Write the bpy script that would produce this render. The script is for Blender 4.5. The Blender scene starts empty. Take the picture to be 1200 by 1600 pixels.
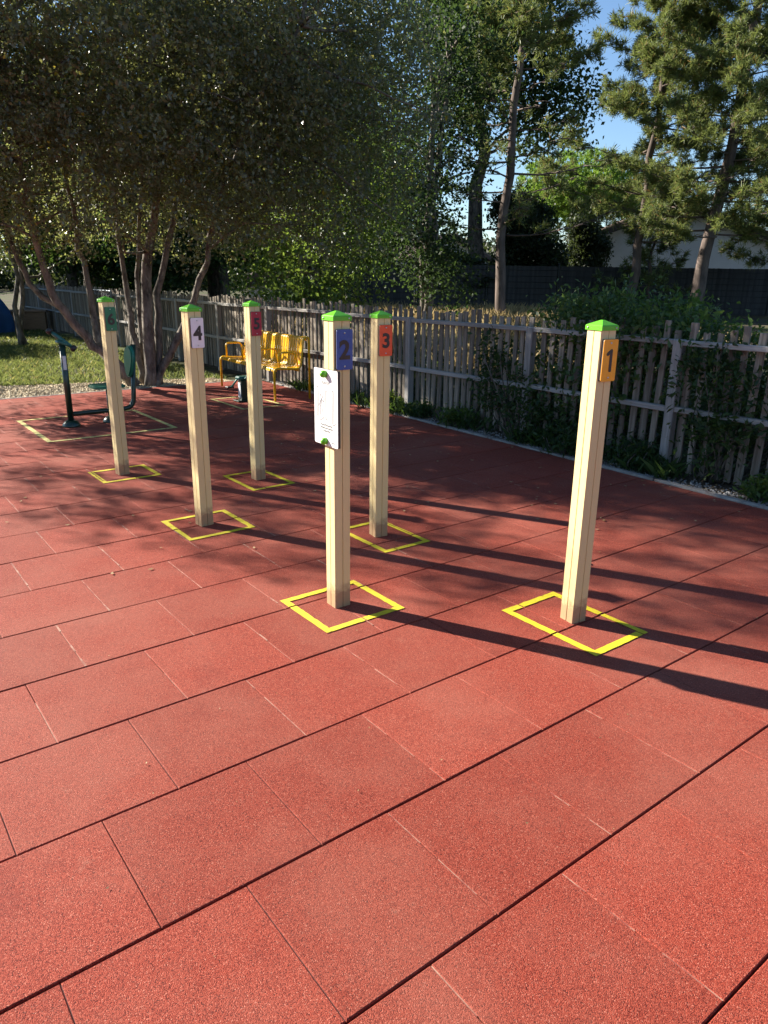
import bpy, math, random
import numpy as np
from mathutils import Vector, Matrix

random.seed(7)
rng = np.random.default_rng(11)
scene = bpy.context.scene
COL = scene.collection
D2R = math.radians

# ------------------------------------------------------------------ camera calibration
F, PITCH, ROLL, H = 1145.0, 0.31081, 0.01363, 1.639
TH = D2R(37.57)
T = np.array([math.cos(TH), math.sin(TH)])
N = np.array([-math.sin(TH), math.cos(TH)])


def ray(px, py):
    x, y = px - 600.0, py - 800.0
    c, s = math.cos(ROLL), math.sin(ROLL)
    X, Y = c * x + s * y, -s * x + c * y
    d = (X / F, 1.0, -Y / F)
    cp, sp = math.cos(PITCH), math.sin(PITCH)
    return np.array([d[0], d[1] * cp + d[2] * sp, -d[1] * sp + d[2] * cp])


def gp(px, py, z=0.0):
    r = ray(px, py)
    k = (z - H) / r[2]
    return np.array([r[0] * k, r[1] * k])


def at(px, py, D):
    r = ray(px, py)
    k = D / r[1]
    return np.array([r[0] * k, D, H + r[2] * k])


def P(u, w, z=0.0):
    q = u * T + w * N
    return (q[0], q[1], z)


def UW(p):
    p = np.array(p[:2], float)
    return float(p @ T), float(p @ N)


# ------------------------------------------------------------------ object helpers
def link(name, mesh, parent=None):
    o = bpy.data.objects.new(name, mesh)
    COL.objects.link(o)
    if parent is not None:
        o.parent = parent
    return o


def tag(o, label=None, cat=None, group=None, kind=None):
    if label: o['label'] = label
    if cat: o['category'] = cat
    if group: o['group'] = group
    if kind: o['kind'] = kind
    return o


def thing(name, label, cat, loc=(0, 0, 0), rz=0.0, group=None):
    o = bpy.data.objects.new(name, None)
    COL.objects.link(o)
    o.location = loc
    o.rotation_euler = (0, 0, rz)
    o.empty_display_size = 0.1
    return tag(o, label, cat, group)


def copy_tree(o, parent=None):
    c = o.copy()
    COL.objects.link(c)
    if parent is not None:
        c.parent = parent
    for ch in list(o.children):
        copy_tree(ch, c)
    return c


class MB:
    def __init__(self):
        self.v, self.f, self.m, self.sm = [], [], [], []

    def add(self, vs, fs, mi=0, smooth=False):
        b = len(self.v)
        self.v += [tuple(map(float, x)) for x in vs]
        for f in fs:
            self.f.append(tuple(i + b for i in f))
            self.m.append(mi)
            self.sm.append(smooth)

    def box(self, c, s, R=None, mi=0, bev=0.0):
        hx, hy, hz = s[0] / 2, s[1] / 2, s[2] / 2
        if bev <= 0:
            vs = [(x, y, z) for x in (-hx, hx) for y in (-hy, hy) for z in (-hz, hz)]
            fs = [(0, 1, 3, 2), (4, 6, 7, 5), (0, 4, 5, 1), (2, 3, 7, 6), (0, 2, 6, 4), (1, 5, 7, 3)]
        else:
            b = min(bev, hx * .9, hy * .9, hz * .9)
            vs, idx = [], {}
            for sx in (-1, 1):
                for sy in (-1, 1):
                    for sz in (-1, 1):
                        for k in range(3):
                            p = [sx * (hx - b), sy * (hy - b), sz * (hz - b)]
                            p[k] = (sx * hx, sy * hy, sz * hz)[k]
                            idx[(sx, sy, sz, k)] = len(vs)
                            vs.append(tuple(p))
            I = idx
            fs = []
            for s_ in (-1, 1):
                fs.append([I[(s_, a, b_, 0)] for a, b_ in ((-1, -1), (1, -1), (1, 1), (-1, 1))][::s_])
                fs.append([I[(a, s_, b_, 1)] for a, b_ in ((-1, -1), (-1, 1), (1, 1), (1, -1))][::s_])
                fs.append([I[(a, b_, s_, 2)] for a, b_ in ((-1, -1), (1, -1), (1, 1), (-1, 1))][::s_])
            for a in (-1, 1):
                for b_ in (-1, 1):
                    s_ = a * b_
                    fs.append([I[(a, b_, -1, 0)], I[(a, b_, -1, 1)], I[(a, b_, 1, 1)], I[(a, b_, 1, 0)]][::s_])
                    fs.append([I[(a, -1, b_, 2)], I[(a, -1, b_, 0)], I[(a, 1, b_, 0)], I[(a, 1, b_, 2)]][::s_])
                    fs.append([I[(-1, a, b_, 1)], I[(-1, a, b_, 2)], I[(1, a, b_, 2)], I[(1, a, b_, 1)]][::s_])
                    for c_ in (-1, 1):
                        fs.append([I[(a, b_, c_, 0)], I[(a, b_, c_, 1)], I[(a, b_, c_, 2)]][::a * b_ * c_])
            fs = [tuple(f) for f in fs]
        c = Vector(c)
        out = []
        for v in vs:
            v = Vector(v)
            if R is not None: v = R @ v
            out.append(v + c)
        self.add(out, fs, mi)

    def tube(self, pts, rad, seg=8, mi=0, smooth=True, caps=True, wob=0.0):
        pts = [Vector(p) for p in pts]
        n = len(pts)
        if not hasattr(rad, '__len__'): rad = [rad] * n
        vs, fs = [], []
        ref = None
        for i in range(n):
            d = (pts[min(i + 1, n - 1)] - pts[max(i - 1, 0)]).normalized()
            if ref is None:
                ref = Vector((0, 0, 1)) if abs(d.z) < .9 else Vector((1, 0, 0))
            a = (ref - d * ref.dot(d)).normalized()
            b = d.cross(a)
            ref = a
            for k in range(seg):
                an = 2 * math.pi * k / seg
                r = rad[i] * (1 + (random.uniform(-wob, wob) if wob else 0))
                vs.append(pts[i] + a * (r * math.cos(an)) + b * (r * math.sin(an)))
        for i in range(n - 1):
            for k in range(seg):
                k2 = (k + 1) % seg
                fs.append((i * seg + k, i * seg + k2, (i + 1) * seg + k2, (i + 1) * seg + k))
        if caps:
            fs.append(tuple(range(seg))[::-1])
            fs.append(tuple((n - 1) * seg + k for k in range(seg)))
        self.add(vs, fs, mi, smooth)

    def lathe(self, prof, c=(0, 0, 0), seg=20, mi=0, R=None, smooth=True):
        vs, fs = [], []
        n = len(prof)
        c = Vector(c)
        for r, z in prof:
            for k in range(seg):
                a = 2 * math.pi * k / seg
                v = Vector((r * math.cos(a), r * math.sin(a), z))
                if R is not None: v = R @ v
                vs.append(v + c)
        for i in range(n - 1):
            for k in range(seg):
                k2 = (k + 1) % seg
                fs.append((i * seg + k, i * seg + k2, (i + 1) * seg + k2, (i + 1) * seg + k))
        fs.append(tuple(range(seg))[::-1])
        fs.append(tuple((n - 1) * seg + k for k in range(seg)))
        self.add(vs, fs, mi, smooth)

    def prism(self, poly, z0, z1, mi=0, R=None, c=(0, 0, 0), smooth=False):
        n = len(poly)
        vs = [Vector((x, y, z0)) for x, y in poly] + [Vector((x, y, z1)) for x, y in poly]
        if R is not None: vs = [R @ v for v in vs]
        vs = [v + Vector(c) for v in vs]
        self.add(vs, [tuple(range(n))[::-1], tuple(range(n, 2 * n))], mi)
        b = len(self.v) - 2 * n
        for i in range(n):
            j = (i + 1) % n
            self.f.append((b + i, b + j, b + n + j, b + n + i)); self.m.append(mi); self.sm.append(smooth)

    def build(self, name, mats, parent=None, rnd=None):
        me = bpy.data.meshes.new(name)
        me.from_pydata(self.v, [], self.f)
        if not isinstance(mats, (list, tuple)): mats = [mats]
        for m in mats: me.materials.append(m)
        me.polygons.foreach_set('material_index', self.m)
        me.polygons.foreach_set('use_smooth', self.sm)
        if rnd is not None:
            a = me.attributes.new('rnd', 'FLOAT', 'FACE')
            a.data.foreach_set('value', np.array(rnd, dtype=np.float32))
        me.update()
        return link(name, me, parent)


def np_mesh(name, V, nper, mats, parent=None, rnd=None, smooth=False):
    """V: (n, nper, 3) -> n separate polygons of nper vertices"""
    n = len(V)
    me = bpy.data.meshes.new(name)
    me.vertices.add(n * nper)
    me.vertices.foreach_set('co', np.ascontiguousarray(V, dtype=np.float32).ravel())
    me.loops.add(n * nper)
    me.loops.foreach_set('vertex_index', np.arange(n * nper, dtype=np.int32))
    me.polygons.add(n)
    me.polygons.foreach_set('loop_start', np.arange(0, n * nper, nper, dtype=np.int32))
    me.update(calc_edges=True)
    if not isinstance(mats, (list, tuple)): mats = [mats]
    for m in mats: me.materials.append(m)
    a = me.attributes.new('rnd', 'FLOAT', 'FACE')
    a.data.foreach_set('value', (rng.random(n) if rnd is None else rnd).astype(np.float32))
    me.validate()
    return link(name, me, parent)


# ------------------------------------------------------------------ materials
def new_mat(name):
    m = bpy.data.materials.new(name)
    m.use_nodes = True
    nt = m.node_tree
    nt.nodes.clear()
    out = nt.nodes.new('ShaderNodeOutputMaterial')
    return m, nt, out


def nd(nt, t, **kw):
    n = nt.nodes.new(t)
    for k, v in kw.items():
        if k in n.inputs: n.inputs[k].default_value = v
        else: setattr(n, k, v)
    return n


def c4(c): return (c[0], c[1], c[2], 1.0)


def ramp(nt, fac, stops):
    r = nt.nodes.new('ShaderNodeValToRGB')
    el = r.color_ramp.elements
    while len(el) < len(stops): el.new(0.5)
    for e, (p, c) in zip(el, stops):
        e.position = p
        e.color = c4(c) if hasattr(c, '__len__') else (c, c, c, 1)
    nt.links.new(fac, r.inputs[0])
    return r.outputs[0]


def mix(nt, fac, a, b, mode='MIX'):
    m = nt.nodes.new('ShaderNodeMix')
    m.data_type = 'RGBA'
    m.blend_type = mode
    for sock, v in ((m.inputs[0], fac), (m.inputs[6], a), (m.inputs[7], b)):
        if hasattr(v, 'is_output') or isinstance(v, bpy.types.NodeSocket): nt.links.new(v, sock)
        elif hasattr(v, '__len__'): sock.default_value = c4(v)
        else: sock.default_value = v
    return m.outputs[2]


def pmat(name, c1, c2, scale=8.0, rough=.6, bump=0.0, bscale=60.0, metallic=0.0, spec=.5, stretch=(1, 1, 1),
         extra=None, coat=0.0, rndamt=0.0):
    m, nt, out = new_mat(name)
    tc = nt.nodes.new('ShaderNodeTexCoord')
    mp = nd(nt, 'ShaderNodeMapping')
    mp.inputs['Scale'].default_value = stretch
    nt.links.new(tc.outputs['Object'], mp.inputs[0])
    nz = nd(nt, 'ShaderNodeTexNoise', Scale=scale, Detail=5.0, Roughness=.6)
    nt.links.new(mp.outputs[0], nz.inputs['Vector'])
    col = ramp(nt, nz.outputs['Fac'], [(.3, c1), (.7, c2)])
    if extra:      # (colour, scale, lo, hi) blotches of wear
        nz3 = nd(nt, 'ShaderNodeTexNoise', Scale=extra[1], Detail=6.0, Roughness=.7)
        nt.links.new(mp.outputs[0], nz3.inputs['Vector'])
        fac = ramp(nt, nz3.outputs['Fac'], [(extra[2], 0.0), (extra[3], 1.0)])
        col = mix(nt, fac, col, extra[0])
    if rndamt:
        at_ = nd(nt, 'ShaderNodeAttribute', attribute_name='rnd')
        v = nd(nt, 'ShaderNodeMapRange')
        v.inputs[3].default_value = 1 - rndamt; v.inputs[4].default_value = 1 + rndamt
        nt.links.new(at_.outputs['Fac'], v.inputs[0])
        hs = nd(nt, 'ShaderNodeHueSaturation')
        nt.links.new(v.outputs[0], hs.inputs['Value']); nt.links.new(col, hs.inputs['Color'])
        col = hs.outputs[0]
    b = nd(nt, 'ShaderNodeBsdfPrincipled', Roughness=rough, Metallic=metallic)
    b.inputs['Specular IOR Level'].default_value = spec
    b.inputs['Coat Weight'].default_value = coat
    nt.links.new(col, b.inputs['Base Color'])
    if bump:
        n2 = nd(nt, 'ShaderNodeTexNoise', Scale=bscale, Detail=4.0)
        nt.links.new(mp.outputs[0], n2.inputs['Vector'])
        bp = nd(nt, 'ShaderNodeBump', Strength=bump, Distance=.01)
        nt.links.new(n2.outputs['Fac'], bp.inputs['Height'])
        nt.links.new(bp.outputs[0], b.inputs['Normal'])
    nt.links.new(b.outputs[0], out.inputs[0])
    return m


def leaf_mat(name, dark, light, trans, tw=.4, rough=.45, spec=.4, odd=None, oddp=.95):
    m, nt, out = new_mat(name)
    at_ = nd(nt, 'ShaderNodeAttribute', attribute_name='rnd')
    st = [(0.0, dark), (.8, light)]
    if odd: st += [(oddp - .02, light), (oddp, odd)]
    col = ramp(nt, at_.outputs['Fac'], st)
    tst = [(0.0, [c * .65 for c in trans]), (.8, trans)]
    if odd: tst += [(oddp - .02, trans), (oddp, [c * 1.6 for c in odd])]
    tcol = ramp(nt, at_.outputs['Fac'], tst)
    b = nd(nt, 'ShaderNodeBsdfPrincipled', Roughness=rough)
    b.inputs['Specular IOR Level'].default_value = spec
    nt.links.new(col, b.inputs['Base Color'])
    t = nd(nt, 'ShaderNodeBsdfTranslucent')
    nt.links.new(tcol, t.inputs[0])
    mx = nd(nt, 'ShaderNodeMixShader')
    mx.inputs[0].default_value = tw
    nt.links.new(b.outputs[0], mx.inputs[1]); nt.links.new(t.outputs[0], mx.inputs[2])
    nt.links.new(mx.outputs[0], out.inputs[0])
    return m


def rubber_mat():
    m, nt, out = new_mat('red_rubber')
    tc = nt.nodes.new('ShaderNodeTexCoord')
    vo = nd(nt, 'ShaderNodeTexVoronoi', Scale=430.0)
    nt.links.new(tc.outputs['Object'], vo.inputs['Vector'])
    sep = nd(nt, 'ShaderNodeSeparateColor')
    nt.links.new(vo.outputs['Color'], sep.inputs[0])
    col = ramp(nt, sep.outputs[0], [(0.0, (.045, .007, .006)), (.16, (.14, .020, .0125)), (.4, (.215, .0335, .019)), (.78, (.275, .048, .0275)), (.96, (.32, .078, .05)), (1.0, (.42, .16, .11))])
    # per tile tint
    at_ = nd(nt, 'ShaderNodeAttribute', attribute_name='rnd')
    mr = nd(nt, 'ShaderNodeMapRange')
    mr.inputs[3].default_value = .90; mr.inputs[4].default_value = 1.08
    nt.links.new(at_.outputs['Fac'], mr.inputs[0])
    hs = nd(nt, 'ShaderNodeHueSaturation')
    nt.links.new(mr.outputs[0], hs.inputs['Value'])
    nt.links.new(col, hs.inputs['Color'])
    # pale scuffs and sand dust
    nz = nd(nt, 'ShaderNodeTexNoise', Scale=1.1, Detail=8.0, Roughness=.62)
    nt.links.new(tc.outputs['Object'], nz.inputs['Vector'])
    f1 = ramp(nt, nz.outputs['Fac'], [(.44, 0.0), (.74, .42)])
    c = mix(nt, f1, hs.outputs[0], (.30, .125, .088))
    nz2 = nd(nt, 'ShaderNodeTexNoise', Scale=5.0, Detail=9.0, Roughness=.75)
    nt.links.new(tc.outputs['Object'], nz2.inputs['Vector'])
    f2 = ramp(nt, nz2.outputs['Fac'], [(.62, 0.0), (.80, .55)])
    c = mix(nt, f2, c, (.38, .20, .14))
    nz5 = nd(nt, 'ShaderNodeTexNoise', Scale=2.3, Detail=7.0, Roughness=.7)
    mp5 = nd(nt, 'ShaderNodeMapping'); mp5.inputs['Location'].default_value = (7, 3, 0)
    nt.links.new(tc.outputs['Object'], mp5.inputs[0]); nt.links.new(mp5.outputs[0], nz5.inputs['Vector'])
    f5 = ramp(nt, nz5.outputs['Fac'], [(.56, 0.0), (.74, .5)])
    c = mix(nt, f5, c, (.13, .022, .016))
    vo3 = nd(nt, 'ShaderNodeTexVoronoi', Scale=55.0)
    nt.links.new(tc.outputs['Object'], vo3.inputs['Vector'])
    f3 = ramp(nt, vo3.outputs['Distance'], [(.05, .9), (.10, 0.0)])
    nz4 = nd(nt, 'ShaderNodeTexNoise', Scale=3.0, Detail=3.0)
    nt.links.new(tc.outputs['Object'], nz4.inputs['Vector'])
    f4 = ramp(nt, nz4.outputs['Fac'], [(.55, 0.0), (.68, .8)])
    mm = nd(nt, 'ShaderNodeMath', operation='MULTIPLY')
    nt.links.new(f3, mm.inputs[0]); nt.links.new(f4, mm.inputs[1])
    c = mix(nt, mm.outputs[0], c, (.44, .28, .20))
    b = nd(nt, 'ShaderNodeBsdfPrincipled', Roughness=.72)
    b.inputs['Specular IOR Level'].default_value = .12
    b.inputs['Sheen Weight'].default_value = .05
    b.inputs['Sheen Roughness'].default_value = .45
    b.inputs['Sheen Tint'].default_value = (1, .72, .62, 1)
    nt.links.new(c, b.inputs['Base Color'])
    bp = nd(nt, 'ShaderNodeBump', Strength=.6, Distance=.0022)
    nt.links.new(vo.outputs['Distance'], bp.inputs['Height'])
    bp.invert = True
    nt.links.new(bp.outputs[0], b.inputs['Normal'])
    nt.links.new(b.outputs[0], out.inputs[0])
    return m


def wood_mat(name, c1, c2, c3):
    """weathered timber, grain along local Z through object coordinates"""
    m, nt, out = new_mat(name)
    tc = nt.nodes.new('ShaderNodeTexCoord')
    mp = nd(nt, 'ShaderNodeMapping')
    mp.inputs['Scale'].default_value = (30, 30, 1.6)
    nt.links.new(tc.outputs['Object'], mp.inputs[0])
    nz = nd(nt, 'ShaderNodeTexNoise', Scale=1.5, Detail=7.0, Roughness=.65)
    nt.links.new(mp.outputs[0], nz.inputs['Vector'])
    col = ramp(nt, nz.outputs['Fac'], [(.25, c1), (.5, c2), (.75, c3)])
    at_ = nd(nt, 'ShaderNodeAttribute', attribute_name='rnd')
    mr = nd(nt, 'ShaderNodeMapRange')
    mr.inputs[3].default_value = .6; mr.inputs[4].default_value = 1.35
    nt.links.new(at_.outputs['Fac'], mr.inputs[0])
    hs = nd(nt, 'ShaderNodeHueSaturation')
    nt.links.new(mr.outputs[0], hs.inputs['Value']); nt.links.new(col, hs.inputs['Color'])
    b = nd(nt, 'ShaderNodeBsdfPrincipled', Roughness=.85)
    b.inputs['Specular IOR Level'].default_value = .25
    nt.links.new(hs.outputs[0], b.inputs['Base Color'])
    bp = nd(nt, 'ShaderNodeBump', Strength=.5, Distance=.006)
    nt.links.new(nz.outputs['Fac'], bp.inputs['Height'])
    nt.links.new(bp.outputs[0], b.inputs['Normal'])
    nt.links.new(b.outputs[0], out.inputs[0])
    return m


M = {}
M['rubber'] = rubber_mat()
M['sub'] = pmat('dark_bedding', (.012, .008, .008), (.02, .014, .012), 20, .95)
M['sand'] = pmat('joint_sand', (.19, .055, .035), (.38, .22, .155), 26, .9, extra=((.19, .04, .028), 9, .5, .62))
M['jointdark'] = pmat('joint_dark', (.05, .016, .014), (.14, .05, .04), 30, .9)
M['yellow'] = pmat('yellow_paint', (.62, .49, .004), (.68, .55, .007), 14, .6, .8, 240, extra=((.30, .10, .025), 70, .60, .70))
M['yellow_worn'] = pmat('worn_pale_yellow_paint', (.52, .44, .13), (.60, .52, .20), 14, .7, .5, 240, extra=((.28, .12, .06), 40, .60, .72))
M['cream'] = pmat('cream_plastic', (.64, .515, .255), (.68, .55, .28), 3, .55, .12, 300, stretch=(1, 1, .08), spec=.4, extra=((.58, .45, .21), 5, .62, .85))
def cream_mat():
    m = M['cream']; nt = m.node_tree
    b = next(n for n in nt.nodes if n.type == 'BSDF_PRINCIPLED')
    src = b.inputs['Base Color'].links[0].from_socket
    tc = nt.nodes.new('ShaderNodeTexCoord')
    sp = nt.nodes.new('ShaderNodeSeparateXYZ'); nt.links.new(tc.outputs['Object'], sp.inputs[0])
    nz = nd(nt, 'ShaderNodeTexNoise', Scale=28.0, Detail=6.0, Roughness=.7); nt.links.new(tc.outputs['Object'], nz.inputs['Vector'])
    ad = nd(nt, 'ShaderNodeMath', operation='MULTIPLY_ADD'); ad.inputs[1].default_value = -.16; 
    nt.links.new(nz.outputs['Fac'], ad.inputs[0]); nt.links.new(sp.outputs[2], ad.inputs[2])
    f = ramp(nt, ad.outputs[0], [(0.0, .75), (.05, 0.0)])
    c = mix(nt, f, src, (.30, .16, .09))
    mp = nd(nt, 'ShaderNodeMapping'); mp.inputs['Scale'].default_value = (90, 90, 2.2); nt.links.new(tc.outputs['Object'], mp.inputs[0])
    n2 = nd(nt, 'ShaderNodeTexNoise', Scale=1.0, Detail=5.0, Roughness=.6); nt.links.new(mp.outputs[0], n2.inputs['Vector'])
    f2 = ramp(nt, n2.outputs['Fac'], [(.52, 0.0), (.75, .22)])
    c = mix(nt, f2, c, (.47, .33, .14))
    nt.links.new(c, b.inputs['Base Color'])


cream_mat()
M['capgreen'] = pmat('bright_green_plastic', (.10, .40, .008), (.115, .45, .012), 6, .38, .05, 200)
M['steel'] = pmat('screw_steel', (.5, .5, .5), (.62, .62, .62), 60, .3, metallic=1.0)
M['numdark'] = pmat('engraved_dark_plastic', (.035, .022, .018), (.05, .032, .026), 60, .6)
for k, c in dict(orange=(.85, .36, .012), blue=(.035, .075, .30), vermilion=(.75, .085, .02), white=(.80, .72, .76),
                 crimson=(.42, .012, .03), green=(.02, .16, .07)).items():
    M['pl_' + k] = pmat(k + '_plastic', [x * .93 for x in c], [min(1, x * 1.05) for x in c], 30, .45, .08, 300)
M['edge'] = pmat('plate_edge', (.04, .028, .022), (.05, .034, .028), 40, .6)
M['board'] = pmat('white_board_plastic', (.66, .66, .64), (.70, .70, .68), 12, .4)
M['ink'] = pmat('faint_grey_ink', (.30, .30, .29), (.38, .38, .37), 40, .6)
M['ink2'] = pmat('dark_grey_ink', (.18, .18, .17), (.24, .24, .23), 40, .6)
M['bench'] = pmat('yellow_lacquered_steel', (.72, .38, .004), (.80, .45, .007), 8, .32, .05, 60, spec=.5, coat=.3)
M['dgreen'] = pmat('dark_green_paint', (.005, .024, .012), (.008, .033, .017), 10, .35, .04, 60, coat=.2)
M['mgreen'] = pmat('mid_green_plastic', (.010, .13, .075), (.016, .17, .10), 10, .35)
M['bgreen'] = pmat('bluish_green_paint', (.02, .10, .08), (.03, .14, .11), 10, .35)
M['black'] = pmat('black_rubber', (.012, .012, .012), (.02, .02, .02), 30, .5)
M['sticker'] = pmat('pale_sticker', (.55, .55, .53), (.7, .7, .68), 50, .5)
M['slat'] = wood_mat('weathered_slat_wood', (.08, .066, .05), (.20, .168, .132), (.37, .32, .265))
M['fpost'] = wood_mat('grey_weathered_post', (.15, .14, .13), (.27, .255, .235), (.40, .38, .35))
M['bark'] = pmat('brown_bark', (.036, .030, .025), (.21, .18, .15), 13, .9, 1.0, 26, stretch=(1, 1, .4), spec=.2, extra=((.30, .27, .22), 9, .56, .68))
M['pinebark'] = pmat('grey_pine_bark', (.05, .04, .035), (.17, .13, .11), 7, .9, 1.0, 14, stretch=(1, 1, .3), spec=.2)
M['leaf'] = leaf_mat('olive_leaves', (.042, .050, .033), (.125, .135, .090), (.36, .39, .11), .40, .36, .65, odd=(.30, .25, .03), oddp=.97)
M['leaf2'] = leaf_mat('deep_green_leaves', (.014, .036, .012), (.042, .078, .024), (.11, .19, .03), .36, .5, .3)
M['leaf5'] = leaf_mat('dark_poplar_leaves', (.012, .026, .012), (.036, .060, .024), (.08, .135, .03), .34, .6, .15)
M['leaf4'] = leaf_mat('mid_green_leaves', (.02, .05, .014), (.065, .12, .032), (.18, .28, .045), .38, .45, .4)
M['leaf3'] = leaf_mat('fresh_green_leaves', (.03, .07, .014), (.075, .13, .026), (.24, .34, .05), .42, .42, .4)
M['leafdk'] = leaf_mat('dull_dark_leaves', (.012, .02, .010), (.03, .045, .016), (.09, .12, .03), .3, .55, .3)
M['needle'] = leaf_mat('pine_needles', (.035, .06, .022), (.16, .20, .06), (.26, .31, .08), .35, .5, .3, odd=(.20, .12, .04), oddp=.96)
M['needle2'] = leaf_mat('bright_pine_needles', (.06, .13, .016), (.17, .29, .04), (.32, .48, .06), .35, .5, .3)
M['grass'] = leaf_mat('lawn_grass', (.04, .065, .016), (.11, .135, .04), (.24, .28, .075), .38, .5, .3, odd=(.28, .24, .08), oddp=.93)
M['dry'] = leaf_mat('dry_grass', (.22, .16, .07), (.45, .35, .18), (.45, .33, .14), .3, .6, .2)
M['soil'] = pmat('earth', (.05, .04, .028), (.12, .10, .07), 2.0, .95, .8, 30, spec=.1, extra=((.06, .075, .025), .7, .45, .6))
M['litter_soil'] = pmat('leafy_dirt', (.05, .035, .025), (.15, .115, .08), 14, .95, 1.0, 50, spec=.1, extra=((.22, .17, .11), 40, .55, .65))
M['gravel'] = pmat('pale_gravel', (.36, .29, .19), (.50, .42, .29), 40, .9, 1.0, 70, spec=.2)
M['pebble'] = pmat('pebbles', (.34, .27, .18), (.60, .50, .34), 3, .85, .3, 60, spec=.2, rndamt=.45)
M['pebble_grey'] = pmat('grey_pebbles', (.17, .16, .15), (.36, .35, .33), 3, .85, .3, 60, spec=.2, rndamt=.5)
M['kerb'] = pmat('concrete_kerb', (.22, .20, .18), (.36, .34, .31), 12, .9, .6, 60, spec=.2, extra=((.14, .10, .08), 6, .5, .65))
M['wallwhite'] = pmat('white_render', (.42, .42, .43), (.50, .50, .50), 1.5, .85, .3, 40, extra=((.45, .44, .42), .8, .55, .75))
M['rooftile'] = pmat('clay_roof_tiles', (.07, .048, .038), (.13, .09, .07), 4, .85, .6, 12)
M['darkwood'] = pmat('dark_stained_wood', (.03, .02, .014), (.06, .04, .03), 6, .7)
M['screen'] = pmat('dark_fence_infill', (.022, .022, .024), (.045, .043, .044), 5, .75, .3, 30, stretch=(6, 6, .3), rndamt=.35)
M['wire'] = pmat('dark_fence_steel', (.012, .014, .016), (.02, .022, .024), 8, .5, metallic=.3)
M['tarp'] = pmat('blue_tarpaulin', (.012, .06, .17), (.02, .09, .24), 3, .45, .4, 12)
M['planter'] = pmat('planter_board', (.20, .12, .07), (.30, .19, .11), 6, .8, .3, 30, stretch=(1, 1, 8))
M['glass'] = pmat('dark_window_glass', (.02, .025, .03), (.03, .035, .04), 2, .08)
M['dleaf'] = leaf_mat('dry_fallen_leaves', (.20, .12, .05), (.42, .32, .18), (.3, .2, .08), .2, .7, .2)

# ------------------------------------------------------------------ ground
KA, KB = np.array([2.896, 5.279]), np.array([-0.943, 10.537])      # kerb line beside the fence
kd = (KB - KA) / np.linalg.norm(KB - KA)
kn = np.array([kd[1], -kd[0]])                                      # points to the fence
if kn @ np.array([1, 1]) < 0: kn = -kn
W_END = 10.93


def sstep(x, a, b):
    t = np.clip((x - a) / (b - a), 0, 1)
    return t * t * (3 - 2 * t)


def ground_z(x, y):
    u = x * T[0] + y * T[1]
    w = x * N[0] + y * N[1]
    z = -.032 + sstep(u, 6.2, 13.0) * .52
    z = z + sstep(w, 11.1, 15) * .02
    return z


def axis():
    a = np.concatenate([np.linspace(-160, -30, 14)[:-1], np.linspace(-30, 45, 151), np.linspace(45, 160, 13)[1:]])
    return a


gx, gy = np.meshgrid(axis(), axis(), indexing='ij')
gz = ground_z(gx, gy) + np.where((np.abs(gx) + np.abs(gy)) > 14, 1, 0) * (np.sin(gx * .9) * np.cos(gy * .7) * .02)
gz = np.where((gx * T[0] + gy * T[1] < 6.4), np.minimum(gz, ground_z(gx, gy)), gz)
nX, nY = gx.shape
gv = np.stack([gx, gy, gz], -1).reshape(-1, 3)
ii = np.arange(nX * nY).reshape(nX, nY)
gf = np.stack([ii[:-1, :-1], ii[1:, :-1], ii[1:, 1:], ii[:-1, 1:]], -1).reshape(-1, 4)
me = bpy.data.meshes.new('ground')
me.from_pydata(gv.tolist(), [], gf.tolist())
me.materials.append(M['soil'])
me.polygons.foreach_set('use_smooth', [True] * len(gf))
tag(link('ground', me), kind='structure')

# ------------------------------------------------------------------ rubber tile floor
mb = MB()
trnd = []
TILES = []      # (u0,u1,w0,w1,z) tops, for the painted markings
GW, GU, CH = .0030, .0013, .0026


def kerb_u(w):
    """u of the kerb line at row w"""
    a, b = UW(KA), UW(KB)
    return a[0] + (b[0] - a[0]) * (w - a[1]) / (b[1] - a[1])


def frustum(u0, u1, w0, w1, z, mi, r, skewtop=None):
    def quad(o, zz):
        pts = [(u0 + o, w0 + o), (u1 - o, w0 + o), (u1 - o, w1 - o), (u0 + o, w1 - o)]
        if skewtop:
            pts[1] = (skewtop[0] - o, w0 + o); pts[2] = (skewtop[1] - o, w1 - o)
        return [P(a, b, zz) for a, b in pts]
    vs = quad(0, -.03) + quad(0, z - CH) + quad(CH, z)
    fs = [(8, 9, 10, 11)]
    for k in range(4):
        k2 = (k + 1) % 4
        fs += [(k, k2, 4 + k2, 4 + k), (4 + k, 4 + k2, 8 + k2, 8 + k)]
    mb.add(vs, fs, mi)
    trnd.extend([r] * len(fs))


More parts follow.
